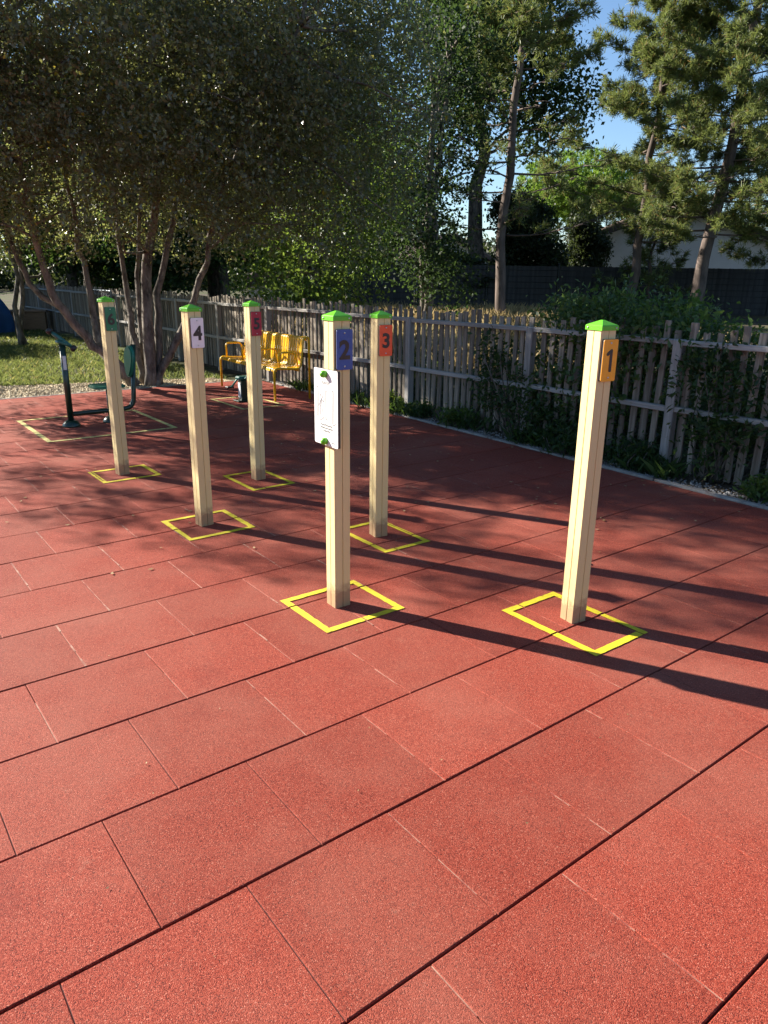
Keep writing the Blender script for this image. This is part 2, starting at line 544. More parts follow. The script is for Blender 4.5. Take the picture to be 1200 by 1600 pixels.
i0 = -18
for i in range(i0, 14):
    wt = 2.533 - .5 * i
    wb = wt - .5
    if wb > W_END: continue
    wt2 = min(wt, W_END)
    off = (.42 if i % 2 == 0 else .925) * .5 + random.uniform(-.006, .006)
    gw = GW * random.uniform(.8, 1.3)
    for k in range(-22, 13):
        u0, u1 = off + .5 * k, off + .5 * (k + 1)
        kb0, kb1 = kerb_u(wb), kerb_u(wt2)
        if u0 > min(kb0, kb1) - .02: continue
        z = random.uniform(-.0012, .0012)
        r = random.random()
        if u1 > min(kb0, kb1):
            frustum(u0 + GU, 0, wb + gw, wt2 - gw, z, 0, r, skewtop=(kb0 - .004, kb1 - .004))
        else:
            frustum(u0 + GU, u1 - GU, wb + gw, wt2 - gw, z, 0, r)
        TILES.append((u0 + GU + CH, min(u1 - GU, min(kb0, kb1)) - CH, wb + gw + CH, wt2 - gw - CH, z))
        # sandy or dark cross joint at u0
        near = np.array(P(u0, wb + .25))[:2]
        dark = (near[0] < .05 and near[1] < 2.3) or (near[1] < 1.0) or random.random() < .12
        n_seg = 6
        for s in range(n_seg):
            right = near[0] > .15 and near[1] < 5.5
            if not dark and random.random() < (.5 if right else (.04 if near[1] > 3.2 else .22)): continue
            a = wb + gw + .003 + (wt2 - wb - 2 * gw - .006) * s / n_seg
            b_ = wb + gw + .003 + (wt2 - wb - 2 * gw - .006) * (s + 1) / n_seg
            hw = .0046 if dark else (random.uniform(.0014, .0026) if right else random.uniform(.0019, .0036) * (1.25 if near[1] > 3 else 1))
            zz = -.0021 if not dark else -.0045
            zz = zz + (.0034 if (not dark and near[1] > 2.6 and hw > .004) else 0)
            mb.add([P(u0 - hw, a, zz), P(u0 + hw, a, zz), P(u0 + hw, b_, zz), P(u0 - hw, b_, zz)], [(0, 1, 2, 3)], 2 if dark else 1)
            trnd.append(.5)
floor = mb.build('rubber_floor', [M['rubber'], M['sand'], M['jointdark']], rnd=trnd)
tag(floor, kind='structure')
mb = MB()
ku0, ku1 = kerb_u(-7), kerb_u(W_END)
mb.add([P(-11, -7, -.026), P(ku0, -7, -.026), P(ku1, W_END, -.026), P(-11, W_END, -.026)], [(0, 1, 2, 3)])
tag(mb.build('floor_bedding', M['sub']), kind='structure')

# kerb strips
mb = MB()
for s in np.arange(-9, 7.2, 1.0):
    a = KA + kd * (s + .004); b = KA + kd * (s + .996)
    if UW(b)[1] > W_END + .3: break
    R = Matrix.Rotation(math.atan2(kd[1], kd[0]) + random.uniform(-.004, .004), 3, 'Z')
    c = (a + b) / 2 + kn * .032
    mb.box((c[0], c[1], -.03 + random.uniform(-.003, .003)), (.992, .055, .09), R, bev=.006)
kL = mb.build('kerb', M['kerb'], rnd=None)
tag(kL, kind='structure')
mb = MB()
for u in np.arange(-10.5, 5.0, 1.0):
    R = Matrix.Rotation(TH, 3, 'Z')
    c = P(u + .5, W_END + .032, -.042)
    mb.box(c, (.992, .05, .09), R, bev=.006)
tag(mb.build('kerb', M['kerb']), kind='structure')

# soil strip by the fence, gravel patch
def grid_sheet(name, m, corners, n1, n2, z0, amp):
    A, B, C_, D_ = [np.array(c) for c in corners]
    vs, fs = [], []
    for i in range(n1 + 1):
        for j in range(n2 + 1):
            s, t = i / n1, j / n2
            p = A * (1 - s) * (1 - t) + B * s * (1 - t) + C_ * s * t + D_ * (1 - s) * t
            vs.append((p[0], p[1], z0 + random.uniform(-amp, amp)))
    for i in range(n1):
        for j in range(n2):
            fs.append((i * (n2 + 1) + j, (i + 1) * (n2 + 1) + j, (i + 1) * (n2 + 1) + j + 1, i * (n2 + 1) + j + 1))
    b = MB(); b.add(vs, fs, 0, True)
    return b.build(name, m)


k0, k1 = KA - kd * 8 + kn * .06, KA + kd * 15 + kn * .06
tag(grid_sheet('dirt_strip', M['litter_soil'], (k0, k1, k1 + kn * .75, k0 + kn * .75), 160, 8, -.012, .006), kind='structure')
gA, gB = P(-9, W_END + .06)[:2], P(5.35, W_END + .06)[:2]
gC, gD = P(5.3, 11.35)[:2], P(-9, 15.2)[:2]
tag(grid_sheet('gravel_bed', M['gravel'], (gA, gB, gC, gD), 120, 24, -.008, .008), kind='structure')


def pebbles(name, pts, smin, smax, m, label):
    n = len(pts)
    base = np.array([(1, 0, 0), (0, 1, 0), (-1, 0, 0), (0, -1, 0), (0, 0, 1), (0, 0, -1)], float)
    fidx = np.array([(0, 1, 4), (1, 2, 4), (2, 3, 4), (3, 0, 4), (1, 0, 5), (2, 1, 5), (3, 2, 5), (0, 3, 5)])
    s = rng.uniform(smin, smax, (n, 1, 1)) * rng.uniform(.6, 1.2, (n, 1, 3)) * np.array([1, 1, .7])
    a = rng.uniform(0, 2 * np.pi, n)
    v = base[None] * s
    v = v + rng.normal(0, .15, v.shape) * s
    ca, sa = np.cos(a)[:, None], np.sin(a)[:, None]
    x = v[..., 0] * ca - v[..., 1] * sa; y = v[..., 0] * sa + v[..., 1] * ca
    v = np.stack([x, y, v[..., 2]], -1) + pts[:, None, :]
    tri = v[:, fidx, :].reshape(-1, 3, 3)
    r = np.repeat(rng.random(n), 8)
    o = np_mesh(name, tri, 3, m, rnd=r)
    return tag(o, label, 'gravel', kind='stuff')


n = 9000
su, sw = rng.uniform(-2.5, 5.2, n), rng.uniform(0, 1, n)
wtop = 11.35 + (15.2 - 11.35) * (5.3 - su) / 14.3
ww = W_END + .07 + (wtop - W_END - .0) * sw ** .9
q = su[:, None] * T + ww[:, None] * N
pebbles('gravel', np.column_stack([q, np.full(n, .0)]), .012, .026, M['pebble'], 'pale loose gravel between red floor and lawn')
n = 5200
s = rng.uniform(-4, 9, n); d = np.abs(rng.normal(0, .13, n)) + .065
q = KA + s[:, None] * kd + d[:, None] * kn
pebbles('pebbles', np.column_stack([q, np.full(n, -.004)]), .006, .017, M['pebble_grey'], 'grey pebbles scattered along kerb below wooden fence')

# dry leaves lying about
n = 560
fl_u = np.concatenate([rng.uniform(-1, 5.3, 90), rng.uniform(3.5, 5.5, 170), rng.uniform(-1.5, 4, 300)]); fl_w = np.concatenate([rng.uniform(3.5, 10.8, 90), rng.uniform(2.5, 10.8, 170), rng.uniform(.3, 8, 300)])
q = fl_u[:, None] * T + fl_w[:, None] * N
sz = np.where(np.arange(n) < 260, rng.uniform(.008, .022, n), rng.uniform(.002, .006, n)); an = rng.uniform(0, 6.28, n)
dx = np.column_stack([np.cos(an), np.sin(an)]); dy = np.column_stack([-np.sin(an), np.cos(an)]) * .55
z = np.full((n, 1), .005)
V = np.stack([np.column_stack([q + dx * sz[:, None], z + .004]), np.column_stack([q + dy * sz[:, None], z]),
              np.column_stack([q - dx * sz[:, None], z + .003]), np.column_stack([q - dy * sz[:, None], z + .002])], 1)
tag(np_mesh('leaf_litter', V, 4, M['dleaf']), 'dry fallen leaves and crumbs on the red floor', 'leaf litter', kind='stuff')

# ------------------------------------------------------------------ yellow painted frames
def marking(label, corners, wd, m, group=None):
    uw = np.array([UW(gp(*c)) for c in corners])
    # corners in order: left, top, right, bottom of the picture
    u0 = (uw[0, 0] + uw[3, 0]) / 2; u1 = (uw[1, 0] + uw[2, 0]) / 2
    w1 = (uw[0, 1] + uw[1, 1]) / 2; w0 = (uw[2, 1] + uw[3, 1]) / 2
    bars = [(u0, u1, w0, w0 + wd), (u0, u1, w1 - wd, w1), (u0, u0 + wd, w0 + wd, w1 - wd), (u1 - wd, u1, w0 + wd, w1 - wd)]
    b = MB()
    for a in bars:
        for t in TILES:
            x0, x1, y0, y1 = max(a[0], t[0]), min(a[1], t[1]), max(a[2], t[2]), min(a[3], t[3])
            if x1 - x0 > .002 and y1 - y0 > .002:
                # split so the paint edge can wander a little
                lu = (x1 - x0) > (y1 - y0)
                nn = max(1, int((x1 - x0 if lu else y1 - y0) / .022))
                zz = t[4] + .004
                row = []
                for q_ in range(nn + 1):
                    f_ = q_ / nn
                    j0, j1 = random.gauss(0, .0011), random.gauss(0, .0011)
                    if lu: row.append((P(x0 + (x1 - x0) * f_, y0 + j0, zz), P(x0 + (x1 - x0) * f_, y1 + j1, zz)))
                    else: row.append((P(x0 + j0, y0 + (y1 - y0) * f_, zz), P(x1 + j1, y0 + (y1 - y0) * f_, zz)))
                for (a0, b0), (a1, b1) in zip(row[:-1], row[1:]):
                    b.add([a0, a1, b1, b0] if lu else [a0, b0, b1, a1], [(0, 1, 2, 3)])
    o = b.build('painted_square', m)
    tag(o, label, 'floor marking', group)
    return (u0, u1, w0, w1)


G = 'yellow squares painted round the numbered posts'
marking('yellow painted square round the foot of the post numbered 1', [(782, 953), (866, 927), (1015, 989), (929, 1026)], .040, M['yellow'], G)
marking('yellow painted square round the foot of the post numbered 2', [(438, 939), (552, 908), (633, 949), (511, 992)], .038, M['yellow'], G)
marking('yellow painted square round the foot of the post numbered 3', [(531, 826), (598, 812), (671, 847), (595, 866)], .036, M['yellow'], G)
marking('yellow painted square round the foot of the post numbered 4', [(250, 815), (353, 797), (398, 824), (296, 846)], .036, M['yellow'], G)
marking('pale yellow painted square round the foot of the post numbered 5', [(347, 743), (412, 735), (463, 755), (395, 768)], .036, M['yellow'], G)
marking('yellow painted square round the foot of the post numbered 6', [(137, 738), (222, 727), (255, 741), (163, 757)], .038, M['yellow'], G)
marking('large faded yellow rectangle painted round the seated exercise machine', [(22, 656), (213, 642), (283, 670), (72, 690)], .05, M['yellow_worn'])
marking('faded yellow rectangle painted round the small pedal machine before the bench', [(329, 623), (402, 618), (439, 634), (377, 641)], .045, M['yellow_worn'])


# ------------------------------------------------------------------ numbered posts
PW = .091


def post_section():
    h = PW / 2; c = .004; g = .0028
    side = [(-h + c, -h), (-g, -h), (0, -h + .006), (g, -h), (h - c, -h)]
    pts = []
    for k in range(4):
        a = k * math.pi / 2
        for x, y in side:
            pts.append((x * math.cos(a) - y * math.sin(a), x * math.sin(a) + y * math.cos(a)))
    return pts


def text_mesh(name, txt, size, depth, offset, m, parent, align='CENTER', space=1.0):
    cu = bpy.data.curves.new(name, 'FONT')
    cu.body = txt
    cu.size = size
    cu.extrude = depth
    cu.offset = offset
    cu.align_x = align
    cu.align_y = 'CENTER'
    cu.space_line = space
    cu.resolution_u = 6
    tmp = bpy.data.objects.new(name, cu)
    COL.objects.link(tmp)
    dg = bpy.context.evaluated_depsgraph_get()
    me = bpy.data.meshes.new_from_object(tmp.evaluated_get(dg))
    bpy.data.objects.remove(tmp)
    me.materials.clear()
    me.materials.append(m)
    me.name = name
    xs = [v.co.x for v in me.vertices]; ys = [v.co.y for v in me.vertices]
    ox, oy = (min(xs) + max(xs)) / 2, (min(ys) + max(ys)) / 2
    for v in me.vertices:
        v.co.y -= oy
        if align == 'CENTER': v.co.x -= ox
    return link(name, me, parent)


def rrect(w, h, r, n=4):
    pts = []
    for cx, cy, a0 in ((w / 2 - r, h / 2 - r, 0), (-w / 2 + r, h / 2 - r, 90), (-w / 2 + r, -h / 2 + r, 180), (w / 2 - r, -h / 2 + r, 270)):
        for k in range(n + 1):
            a = D2R(a0 + 90 * k / n)
            pts.append((cx + r * math.cos(a), cy + r * math.sin(a)))
    return pts


FACE_R = Matrix.Rotation(math.pi / 2, 3, 'X')       # XY plane -> XZ, normal -Y


HH = {'1': .022, '2': .04, '3': -.004, '4': .012, '5': .0, '6': .014}


def num_post(num, base, rz, colour, cname, label, plate_dx=.006):
    hh = HH[num]
    root = thing('numbered_post', label, 'post', (base[0], base[1], 0.001), rz, 'six numbered slalom posts')
    b = MB(); b.prism(post_section(), 0, 1.415 + hh); b.build('shaft', M['cream'], root)
    h = .0510
    b = MB()
    z0, z1, z2 = 1.402 + hh, 1.425 + hh, 1.445 + hh
    hb = h - .004
    vs = [(-h, -h, z0), (h, -h, z0), (h, h, z0), (-h, h, z0), (-h, -h, z1 - .004), (h, -h, z1 - .004), (h, h, z1 - .004), (-h, h, z1 - .004),
          (-hb, -hb, z1), (hb, -hb, z1), (hb, hb, z1), (-hb, hb, z1)]
    e = .006
    vs += [(-e, -e, z2), (e, -e, z2), (e, e, z2), (-e, e, z2)]
    fs = []
    for r in range(3):
        for k in range(4):
            k2 = (k + 1) % 4
            fs.append((r * 4 + k, r * 4 + k2, r * 4 + 4 + k2, r * 4 + 4 + k))
    fs.append((12, 13, 14, 15)); fs.append((3, 2, 1, 0))
    b.add(vs, fs)
    cap = b.build('cap', M['capgreen'], root)
    for k, sx in ((0, .036), (3, -.034)):
        s = MB()
        R = Matrix.Rotation(k * math.pi / 2, 3, 'Z')
        s.lathe([(.0045, 0), (.0045, .002), (.002, .0035)], R @ Vector((sx, -h, z0 + .010)), 10, R=R @ Matrix.Rotation(math.pi / 2, 3, 'X'))
        s.build('screw', M['steel'], cap)
    # number plate on the face turned away from the sun (local -Y)
    zc = 1.272 + hh
    b = MB(); b.prism(rrect(.088, .185, .008), 0, .011, R=FACE_R, c=(plate_dx, -PW / 2 - .0005, zc), mi=1)
    b.prism(rrect(.0875, .1845, .008), .0112, .0135, R=FACE_R, c=(plate_dx, -PW / 2 - .0005, zc), mi=0)
    plate = b.build('number_plate', [colour, M['edge']], root)
    if num == '1':
        b = MB(); b.prism([(-.002, -.047), (.003, -.051), (.009, -.051), (.0135, -.047), (.0135, .045), (.010, .050), (.003, .050), (-.020, .034), (-.0225, .028), (-.019, .021), (-.013, .021), (-.002, .028)], -.0008, .0008)
        t = b.build('numeral', M['numdark'], plate)
    else:
        t = text_mesh('numeral', num, .118, .0008, .0038, M['numdark'], plate)
    t.matrix_local = Matrix.Translation((plate_dx, -PW / 2 - .0148, zc)) @ FACE_R.to_4x4()
    for s_ in (-1, 1):
        s = MB()
        s.lathe([(.0048, 0), (.0048, .0015), (.002, .003)], (plate_dx, -PW / 2 - .0141, zc + s_ * .076), 10, R=Matrix.Rotation(math.pi / 2, 3, 'X'))
        s.build('screw', M['steel'], plate)
    return root


bases = {k: gp(*p) for k, p in {'1': (894, 973), '2': (529, 949), '3': (591, 839), '4': (320, 822), '5': (404, 750), '6': (192, 742)}.items()}
for k in bases:      # pixel is the near corner of the foot; the axis stands a little behind it
    d = bases[k] / np.linalg.norm(bases[k])
    bases[k] = bases[k] + d * .045
pd = {'1': ('orange', -7.5, 'cream post with an orange plate numbered 1, nearest the camera on the right'),
      '2': ('blue', -2, 'cream post with a blue plate numbered 2 and a white instruction board'),
      '3': ('vermilion', -8, 'cream post with a red-orange plate numbered 3, standing behind the post with the board'),
      '4': ('white', 5, 'cream post with a white plate numbered 4'),
      '5': ('crimson', 2, 'cream post with a dark red plate numbered 5 in front of the yellow bench'),
      '6': ('green', 4, 'cream post with a green plate numbered 6 in front of the exercise machine')}
ROOTS = {}
for k in '123456':
    cn, da, lb = pd[k]
    ROOTS[k] = num_post(k, bases[k], TH + D2R(da), M['pl_' + cn], cn, lb)

# instruction board on post 2 (left face = local -X)
root = ROOTS['2']
RB = Matrix.Rotation(-math.pi / 2, 3, 'Z') @ FACE_R      # XY -> plane with normal -X
bz = 1.038
BW, BH = .215, .365
b = MB()
b.prism(rrect(BW, BH, .008), 0, .012, mi=1, R=RB, c=(-PW / 2 - .0045, 0, bz))
b.prism(rrect(BW - .001, BH - .001, .008), .0122, .014, mi=0, R=RB, c=(-PW / 2 - .0045, 0, bz))
board = b.build('instruction_board', [M['board'], M['edge']], root)
for s_ in (-1, 1):
    b = MB(); b.lathe([(.004, -.006), (.017, 0), (.0175, .012), (.015, .021), (.009, .027), (.002, .029)], (-PW / 2 - .019, 0, bz + s_ * (BH / 2 - .022)), 16, R=RB)
    b.build('bolt_cap', M['capgreen'], board)
    b = MB(); b.lathe([(.008, 0), (.008, .005)], (-PW / 2 + .0002, 0, bz + s_ * .1), 10, R=RB)
    b.build('spacer', M['steel'], board)


def on_board(o, x, y, up=.0155):
    c = RB @ Vector((x, y, up)) + Vector((-PW / 2 - .0045, 0, bz))
    o.matrix_local = Matrix.Translation(c) @ RB.to_4x4()


on_board(text_mesh('heading', 'SLALOM', .019, .0004, 0, M['ink'], board), .0, BH / 2 - .063)
on_board(text_mesh('caption', "Passer d'un poteau\nà l'autre en courant\nle plus vite", .0135, .0004, 0.0002, M['ink2'], board, space=1.05), .006, -BH / 2 + .085)
on_board(text_mesh('small_print', 'slalom', .009, .0004, 0, M['ink2'], board), .066, -BH / 2 + .022)
# line drawing: three posts, a figure and a winding path
b = MB()


def stroke(pts, w=.0018):
    for (x0, y0), (x1, y1) in zip(pts[:-1], pts[1:]):
        L = math.hypot(x1 - x0, y1 - y0)
        if L < 1e-6: continue
        ang = math.atan2(y1 - y0, x1 - x0)
        R = RB @ Matrix.Rotation(ang, 3, 'Z')
        b.box(RB @ Vector(((x0 + x1) / 2, (y0 + y1) / 2, .0148 + len(b.f) * 2e-7)) + Vector((-PW / 2 - .0045, 0, bz)), (L, w, .0012), R)


for x in (-.075, .005, .065):
    y0, y1 = (-.05, .09) if x < 0 else ((-.062, .078) if x < .05 else (-.072, .085))
    stroke([(x - .006, y0), (x - .006, y1), (x, y1 + .006), (x + .006, y1), (x + .006, y0)], .0013)
stroke([(-.07, -.062), (-.055, -.066), (-.04, -.06), (-.02, -.048), (0, -.05), (.02, -.062), (.04, -.073), (.06, -.076), (.08, -.07), (.088, -.064)], .003)
stroke([(-.04 + .011 * math.cos(a), .052 + .012 * math.sin(a)) for a in np.linspace(0, 6.28, 12)], .0016)
stroke([(-.043, .04), (-.055, .02), (-.062, .005), (-.052, 0), (-.045, .02)]); stroke([(-.037, .04), (-.022, .025), (-.012, .045)])
stroke([(-.043, .04), (-.05, .0), (-.052, -.03), (-.058, -.058), (-.048, -.06)]); stroke([(-.037, .04), (-.035, 0), (-.028, -.03), (-.03, -.056), (-.018, -.056)])
stroke([(-.048, .008), (-.036, .008)])
b.build('line_drawing', M['ink'], board)


# ------------------------------------------------------------------ wooden fence
FU = 5.86
FH = 1.19
fw = [1.7 + 1.8 * k for k in range(-1, 17)]
FA = P(FU, 0)
f_dir = np.array([kd[0], kd[1]])                       # runs like the kerb near us ...
# straight fence between two measured post feet
fp0, fp1 = gp(1036, 737), np.array([-6.1, 17.45])
fd = (fp1 - fp0) / np.linalg.norm(fp1 - fp0)
fn = np.array([fd[1], -fd[0]])
if fn @ np.array([1, 1]) < 0: fn = -fn
fence = thing('picket_fence', 'long grey weathered wooden picket fence along the red floor', 'fence', (fp0[0], fp0[1], 0), math.atan2(fd[1], fd[0]))
# local: x along fence away from camera, +y = left of direction = our side (check sign)
side = 1.0 if (np.array([-fd[1], fd[0]]) @ fn) < 0 else -1.0     # local y sign of our side
posts_s = [-3.68, -1.84, 0.0, 1.66, 3.6, 5.36, 7.15, 8.95, 10.75, 12.5, 14.2, 16.0, 17.8, 19.6, 21.4, 23.2]
for s in posts_s:
    b = MB()
    h = FH + random.uniform(-.01, .01)
    b.box((0, 0, h / 2 - .04), (.085, .085, h + .08), Matrix.Rotation(random.uniform(-.05, .05), 3, 'Z'), bev=.008)
    lean = Matrix.Rotation(random.uniform(-.012, .012), 4, 'X')
    o = b.build('fence_post', M['fpost'], fence, rnd=[random.uniform(.35, .75)] * len(b.f))
    o.matrix_local = Matrix.Translation((s, 0, -.02)) @ lean
for s0, s1 in zip(posts_s[:-1], posts_s[1:]):
    for zc in (FH - .045, .565):
        b = MB()
        L = s1 - s0 - .088
        # rail grain along its own length: build along z then turn
        b.box((0, 0, 0), (.045, .062, L), bev=.005)
        o = b.build('rail', M['fpost'], fence, rnd=[random.uniform(.4, .8)] * len(b.f))
        o.matrix_local = Matrix.Translation(((s0 + s1) / 2, side * .003, zc + random.uniform(-.008, .008))) @ Matrix.Rotation(math.pi / 2 + random.uniform(-.006, .006), 4, 'Y')
    b = MB(); rr = []
    pitch = .114 if s0 < 1 else (.104 if s0 < 8 else .102)
    x = s0 + .06
    while x < s1 - .02:
        wd = random.uniform(.050, .070)
        hh = FH + random.uniform(.02, .11)
        n0 = len(b.f)
        R = Matrix.Rotation(random.uniform(-.022, .022), 3, 'Y') @ Matrix.Rotation(random.uniform(-.05, .05), 3, 'Z')
        b.box((x, -side * (.05 + random.uniform(-.003, .003)), hh / 2 + .02), (wd, .022, hh), R, bev=.003)
        rr += [random.random()] * (len(b.f) - n0)
        x += pitch * random.uniform(.92, 1.08)
    b.build('slat_panel', M['slat'], fence, rnd=rr)

# steel gate leaf set into the fence near the tree
g0 = 14.2
gt = thing('metal_gate', 'dark steel barred gate in wooden fence behind the multi-stemmed tree', 'gate', tuple(np.append(fp0 + fd * 14.3 - fn * .10, 0)), math.atan2(fd[1], fd[0]))
b = MB(); b.tube([(.02, 0, .04), (.02, 0, 1.24), (1.55, 0, 1.24), (1.55, 0, .04)], .024, 8, smooth=False); b.tube([(.02, 0, .12), (1.55, 0, .12)], .02, 8)
b.build('gate_frame', pmat('galvanised_steel', (.10, .13, .15), (.15, .18, .21), 8, .45, metallic=.4), gt)
b = MB()
for k in range(1, 14): b.tube([(.02 + k * 1.53 / 14, 0, .12), (.02 + k * 1.53 / 14, 0, 1.24)], .008, 6)
b.build('gate_bars', M['wire'], gt)

# ------------------------------------------------------------------ bench
fr, fl_, rr_ = gp(430, 628), gp(347, 603), gp(487, 623)
bl = np.linalg.norm(fl_ - fr)
bd = (fl_ - fr) / bl
bench = thing('slatted_bench', 'yellow metal slatted bench with armrests standing against the wooden fence', 'bench', (fr[0], fr[1], .001), math.atan2(bd[1], bd[0]))
# local x along bench (0..bl), depth axis toward fence = -y  (right handed: x to far left, so fence side is -y)
bs = -1.0 if (np.array([-bd[1], bd[0]]) @ kn) < 0 else 1.0
DEP = .54


def bez(pts, n=6):
    """round the inner corners of a polyline of (d,z,r)"""
    out = [(pts[0][0], pts[0][1])]
    for i in range(1, len(pts) - 1):
        p0, p1, p2 = np.array(pts[i - 1][:2]), np.array(pts[i][:2]), np.array(pts[i + 1][:2])
        r = pts[i][2]
        a = p1 + (p0 - p1) / np.linalg.norm(p0 - p1) * r
        c = p1 + (p2 - p1) / np.linalg.norm(p2 - p1) * r
        for t in np.linspace(0, 1, n + 1):
            out.append(tuple((1 - t) ** 2 * a + 2 * t * (1 - t) * p1 + t * t * c))
    out.append((pts[-1][0], pts[-1][1]))
    return out


prof_frame = bez([(0, 0, 0), (0, .445, .06), (.40, .415, .08), (.455, .84, .045), (DEP, .84, .045), (DEP, 0, 0)])
for x in (.0, bl):
    b = MB(); b.tube([(x, bs * d, z) for d, z in prof_frame], .0165, 10)
    b.build('side_frame', M['bench'], bench)
b = MB()
for d, z in ((.03, .43), (.38, .412), (.455, .82)):
    b.tube([(.0, bs * d, z - .018), (bl, bs * d, z - .018)], .011, 8)
b.build('cross_rails', M['bench'], bench)
prof_slat = bez([(-.012, .405, 0), (.0, .452, .025), (.40, .424, .08), (.452, .843, .04), (.505, .843, .02), (.515, .79, 0)])
b = MB()
ns = 25
for k in range(ns):
    x = .02 + (bl - .04) * (k + .5) / ns
    hw = .0248
    vs, fs = [], []
    L = len(prof_slat)
    for i, (d, z) in enumerate(prof_slat):
        i0_, i1_ = max(i - 1, 0), min(i + 1, L - 1)
        td = np.array([prof_slat[i1_][0] - prof_slat[i0_][0], prof_slat[i1_][1] - prof_slat[i0_][1]])
        td = td / np.linalg.norm(td)
        nn = np.array([-td[1], td[0]]) * .003
        for xx, o_ in ((x - hw, 1), (x + hw, 1), (x + hw, -1), (x - hw, -1)):
            vs.append((xx, bs * (d + o_ * nn[0]), z + o_ * nn[1]))
    for i in range(L - 1):
        for q_ in range(4):
            q2 = (q_ + 1) % 4
            fs.append((i * 4 + q_, i * 4 + q2, i * 4 + 4 + q2, i * 4 + 4 + q_))
    fs += [(0, 1, 2, 3), (L * 4 - 4, L * 4 - 3, L * 4 - 2, L * 4 - 1)]
    b.add(vs, fs)
b.build('slats', M['bench'], bench)
for x in (.03, bl * .345, bl * .66, bl - .03):
    arm = bez([(.09, .45, 0), (.085, .645, .05), (.33, .645, .06), (.385, .43, 0)])
    b = MB(); b.tube([(x, bs * d, z) for d, z in arm], .014, 8)
    b.build('armrest', M['bench'], bench)

# ------------------------------------------------------------------ seated exercise machine
eb = gp(112, 666)
ed = gp(175, 659) - eb
ea = math.atan2(ed[1], ed[0])
SE = np.linalg.norm(ed)
ex = thing('exercise_machine', 'dark green outdoor exercise machine with seat, backrest and tilted handlebar', 'fitness machine', (eb[0], eb[1], .001), ea)
DOME = [(.098, 0), (.098, .012), (.088, .035), (.065, .058), (.04, .068)]
for s in (0, SE):
    b = MB(); b.lathe(DOME, (s, 0, 0), 24); b.build('base_dome', M['dgreen'], ex)
b = MB(); b.tube([(0, 0, .03), (0, 0, .90)], .033, 16); b.build('console_post', M['dgreen'], ex)
b = MB(); b.box((-.004, -.032, .70), (.035, .006, .15), bev=.002); b.build('sticker', M['sticker'], ex)
b = MB(); b.tube([(0.02, 0, .135), (SE, 0, .135), (SE + .12, 0, .135)], .026, 12); b.build('base_beam', M['dgreen'], ex)
b = MB(); b.tube([(SE, 0, .03), (SE, 0, .395)], .034, 12); b.build('seat_post', M['dgreen'], ex)
b = MB()
pad = rrect(.36, .34, .09, 8)
b.prism(pad, 0, .022, c=(SE - .02, 0, .40)); b.prism(rrect(.33, .31, .08, 8), .0221, .03, c=(SE - .02, 0, .40))
b.build('seat_pad', M['mgreen'], ex)
bp_ = bez([(SE + .02, .135, 0), (SE + .27, .135, .12), (SE + .33, .86, 0)])
b = MB(); b.tube([(d, 0, z) for d, z in bp_], .027, 12); b.build('back_tube', M['dgreen'], ex)
b = MB()
outline = []
for a in np.linspace(0, 2 * np.pi, 28, endpoint=False):
    z = math.sin(a); wq = .115 + .03 * z
    outline.append((math.cos(a) * wq * (1 if abs(math.cos(a)) < .8 else 1.0), z * .18))
RP = Matrix.Rotation(-math.pi / 2, 3, 'Z') @ Matrix.Rotation(math.pi / 2, 3, 'X') 
tilt = Matrix.Rotation(D2R(5), 3, 'Y')
b.prism(outline, 0, .03, R=tilt @ RP, c=(SE + .285, 0, .67), smooth=True)
b.prism([(x * .9, y * .92) for x, y in outline], .0302, .042, R=tilt @ RP, c=(SE + .285, 0, .67), smooth=True)
b.build('backrest_pad', M['mgreen'], ex)
# console: small green head and a tilted handlebar across the machine
b = MB(); b.box((.0, 0, .91), (.12, .10, .035), Matrix.Rotation(D2R(20), 3, 'Y'), bev=.01); b.lathe([(.03, 0), (.03, .012), (.01, .016)], (0, -.0, .935), 14)
b.build('console_head', M['bgreen'], ex)
hv = Vector((.68, -.28, -.62)).normalized()
hc = Vector((0, 0, .945))
b = MB(); b.tube([hc - hv * .12, hc - hv * .05, hc + hv * .05, hc + hv * .12], [.019, .024, .024, .019], 10)
hb_ = b.build('handlebar', M['bgreen'], ex)
RH = hv.to_track_quat('Z', 'Y').to_matrix()
for s_ in (1, -1):
    b = MB()
    b.lathe([(.018, -.028), (.032, -.02), (.037, 0), (.032, .02), (.018, .028)], hc + hv * (s_ * .145), 18, R=RH)
    b.build('grip_end', M['black'], hb_)

# ------------------------------------------------------------------ small pedal machine
eb = gp(380, 627)
e2 = thing('pedal_machine', 'small dark green pedal machine on the floor in front of the yellow bench', 'fitness machine', (eb[0], eb[1], .001), TH)
b = MB(); b.box((0, 0, .013), (.22, .16, .02), bev=.004); b.build('base_plate', M['dgreen'], e2)
b = MB(); b.box((0, 0, .155), (.085, .11, .265), bev=.006); b.box((-.046, 0, .155), (.006, .07, .20), mi=1)
b.build('column', [M['dgreen'], M['sticker']], e2)
b = MB(); b.box((0, 0, .315), (.16, .13, .05), bev=.018); b.build('crank_housing', M['bgreen'], e2)
for s_ in (1, -1):
    b = MB(); b.tube([(-s_ * .0, s_ * .07, .315), (-s_ * .0, s_ * .10, .315), (-s_ * .11, s_ * .11, .315 - s_ * .13)], .013, 8)
    cr = b.build('crank', M['bgreen'], e2)
    b = MB(); b.box((-s_ * .115, s_ * .155, .315 - s_ * .135), (.10, .085, .025), bev=.008); b.build('pedal', M['black'], cr)
b = MB(); b.tube([(.05, 0, .32), (.16, 0, .40), (.23, 0, .55)], .016, 8); b.build('handle_bar', M['bgreen'], e2)


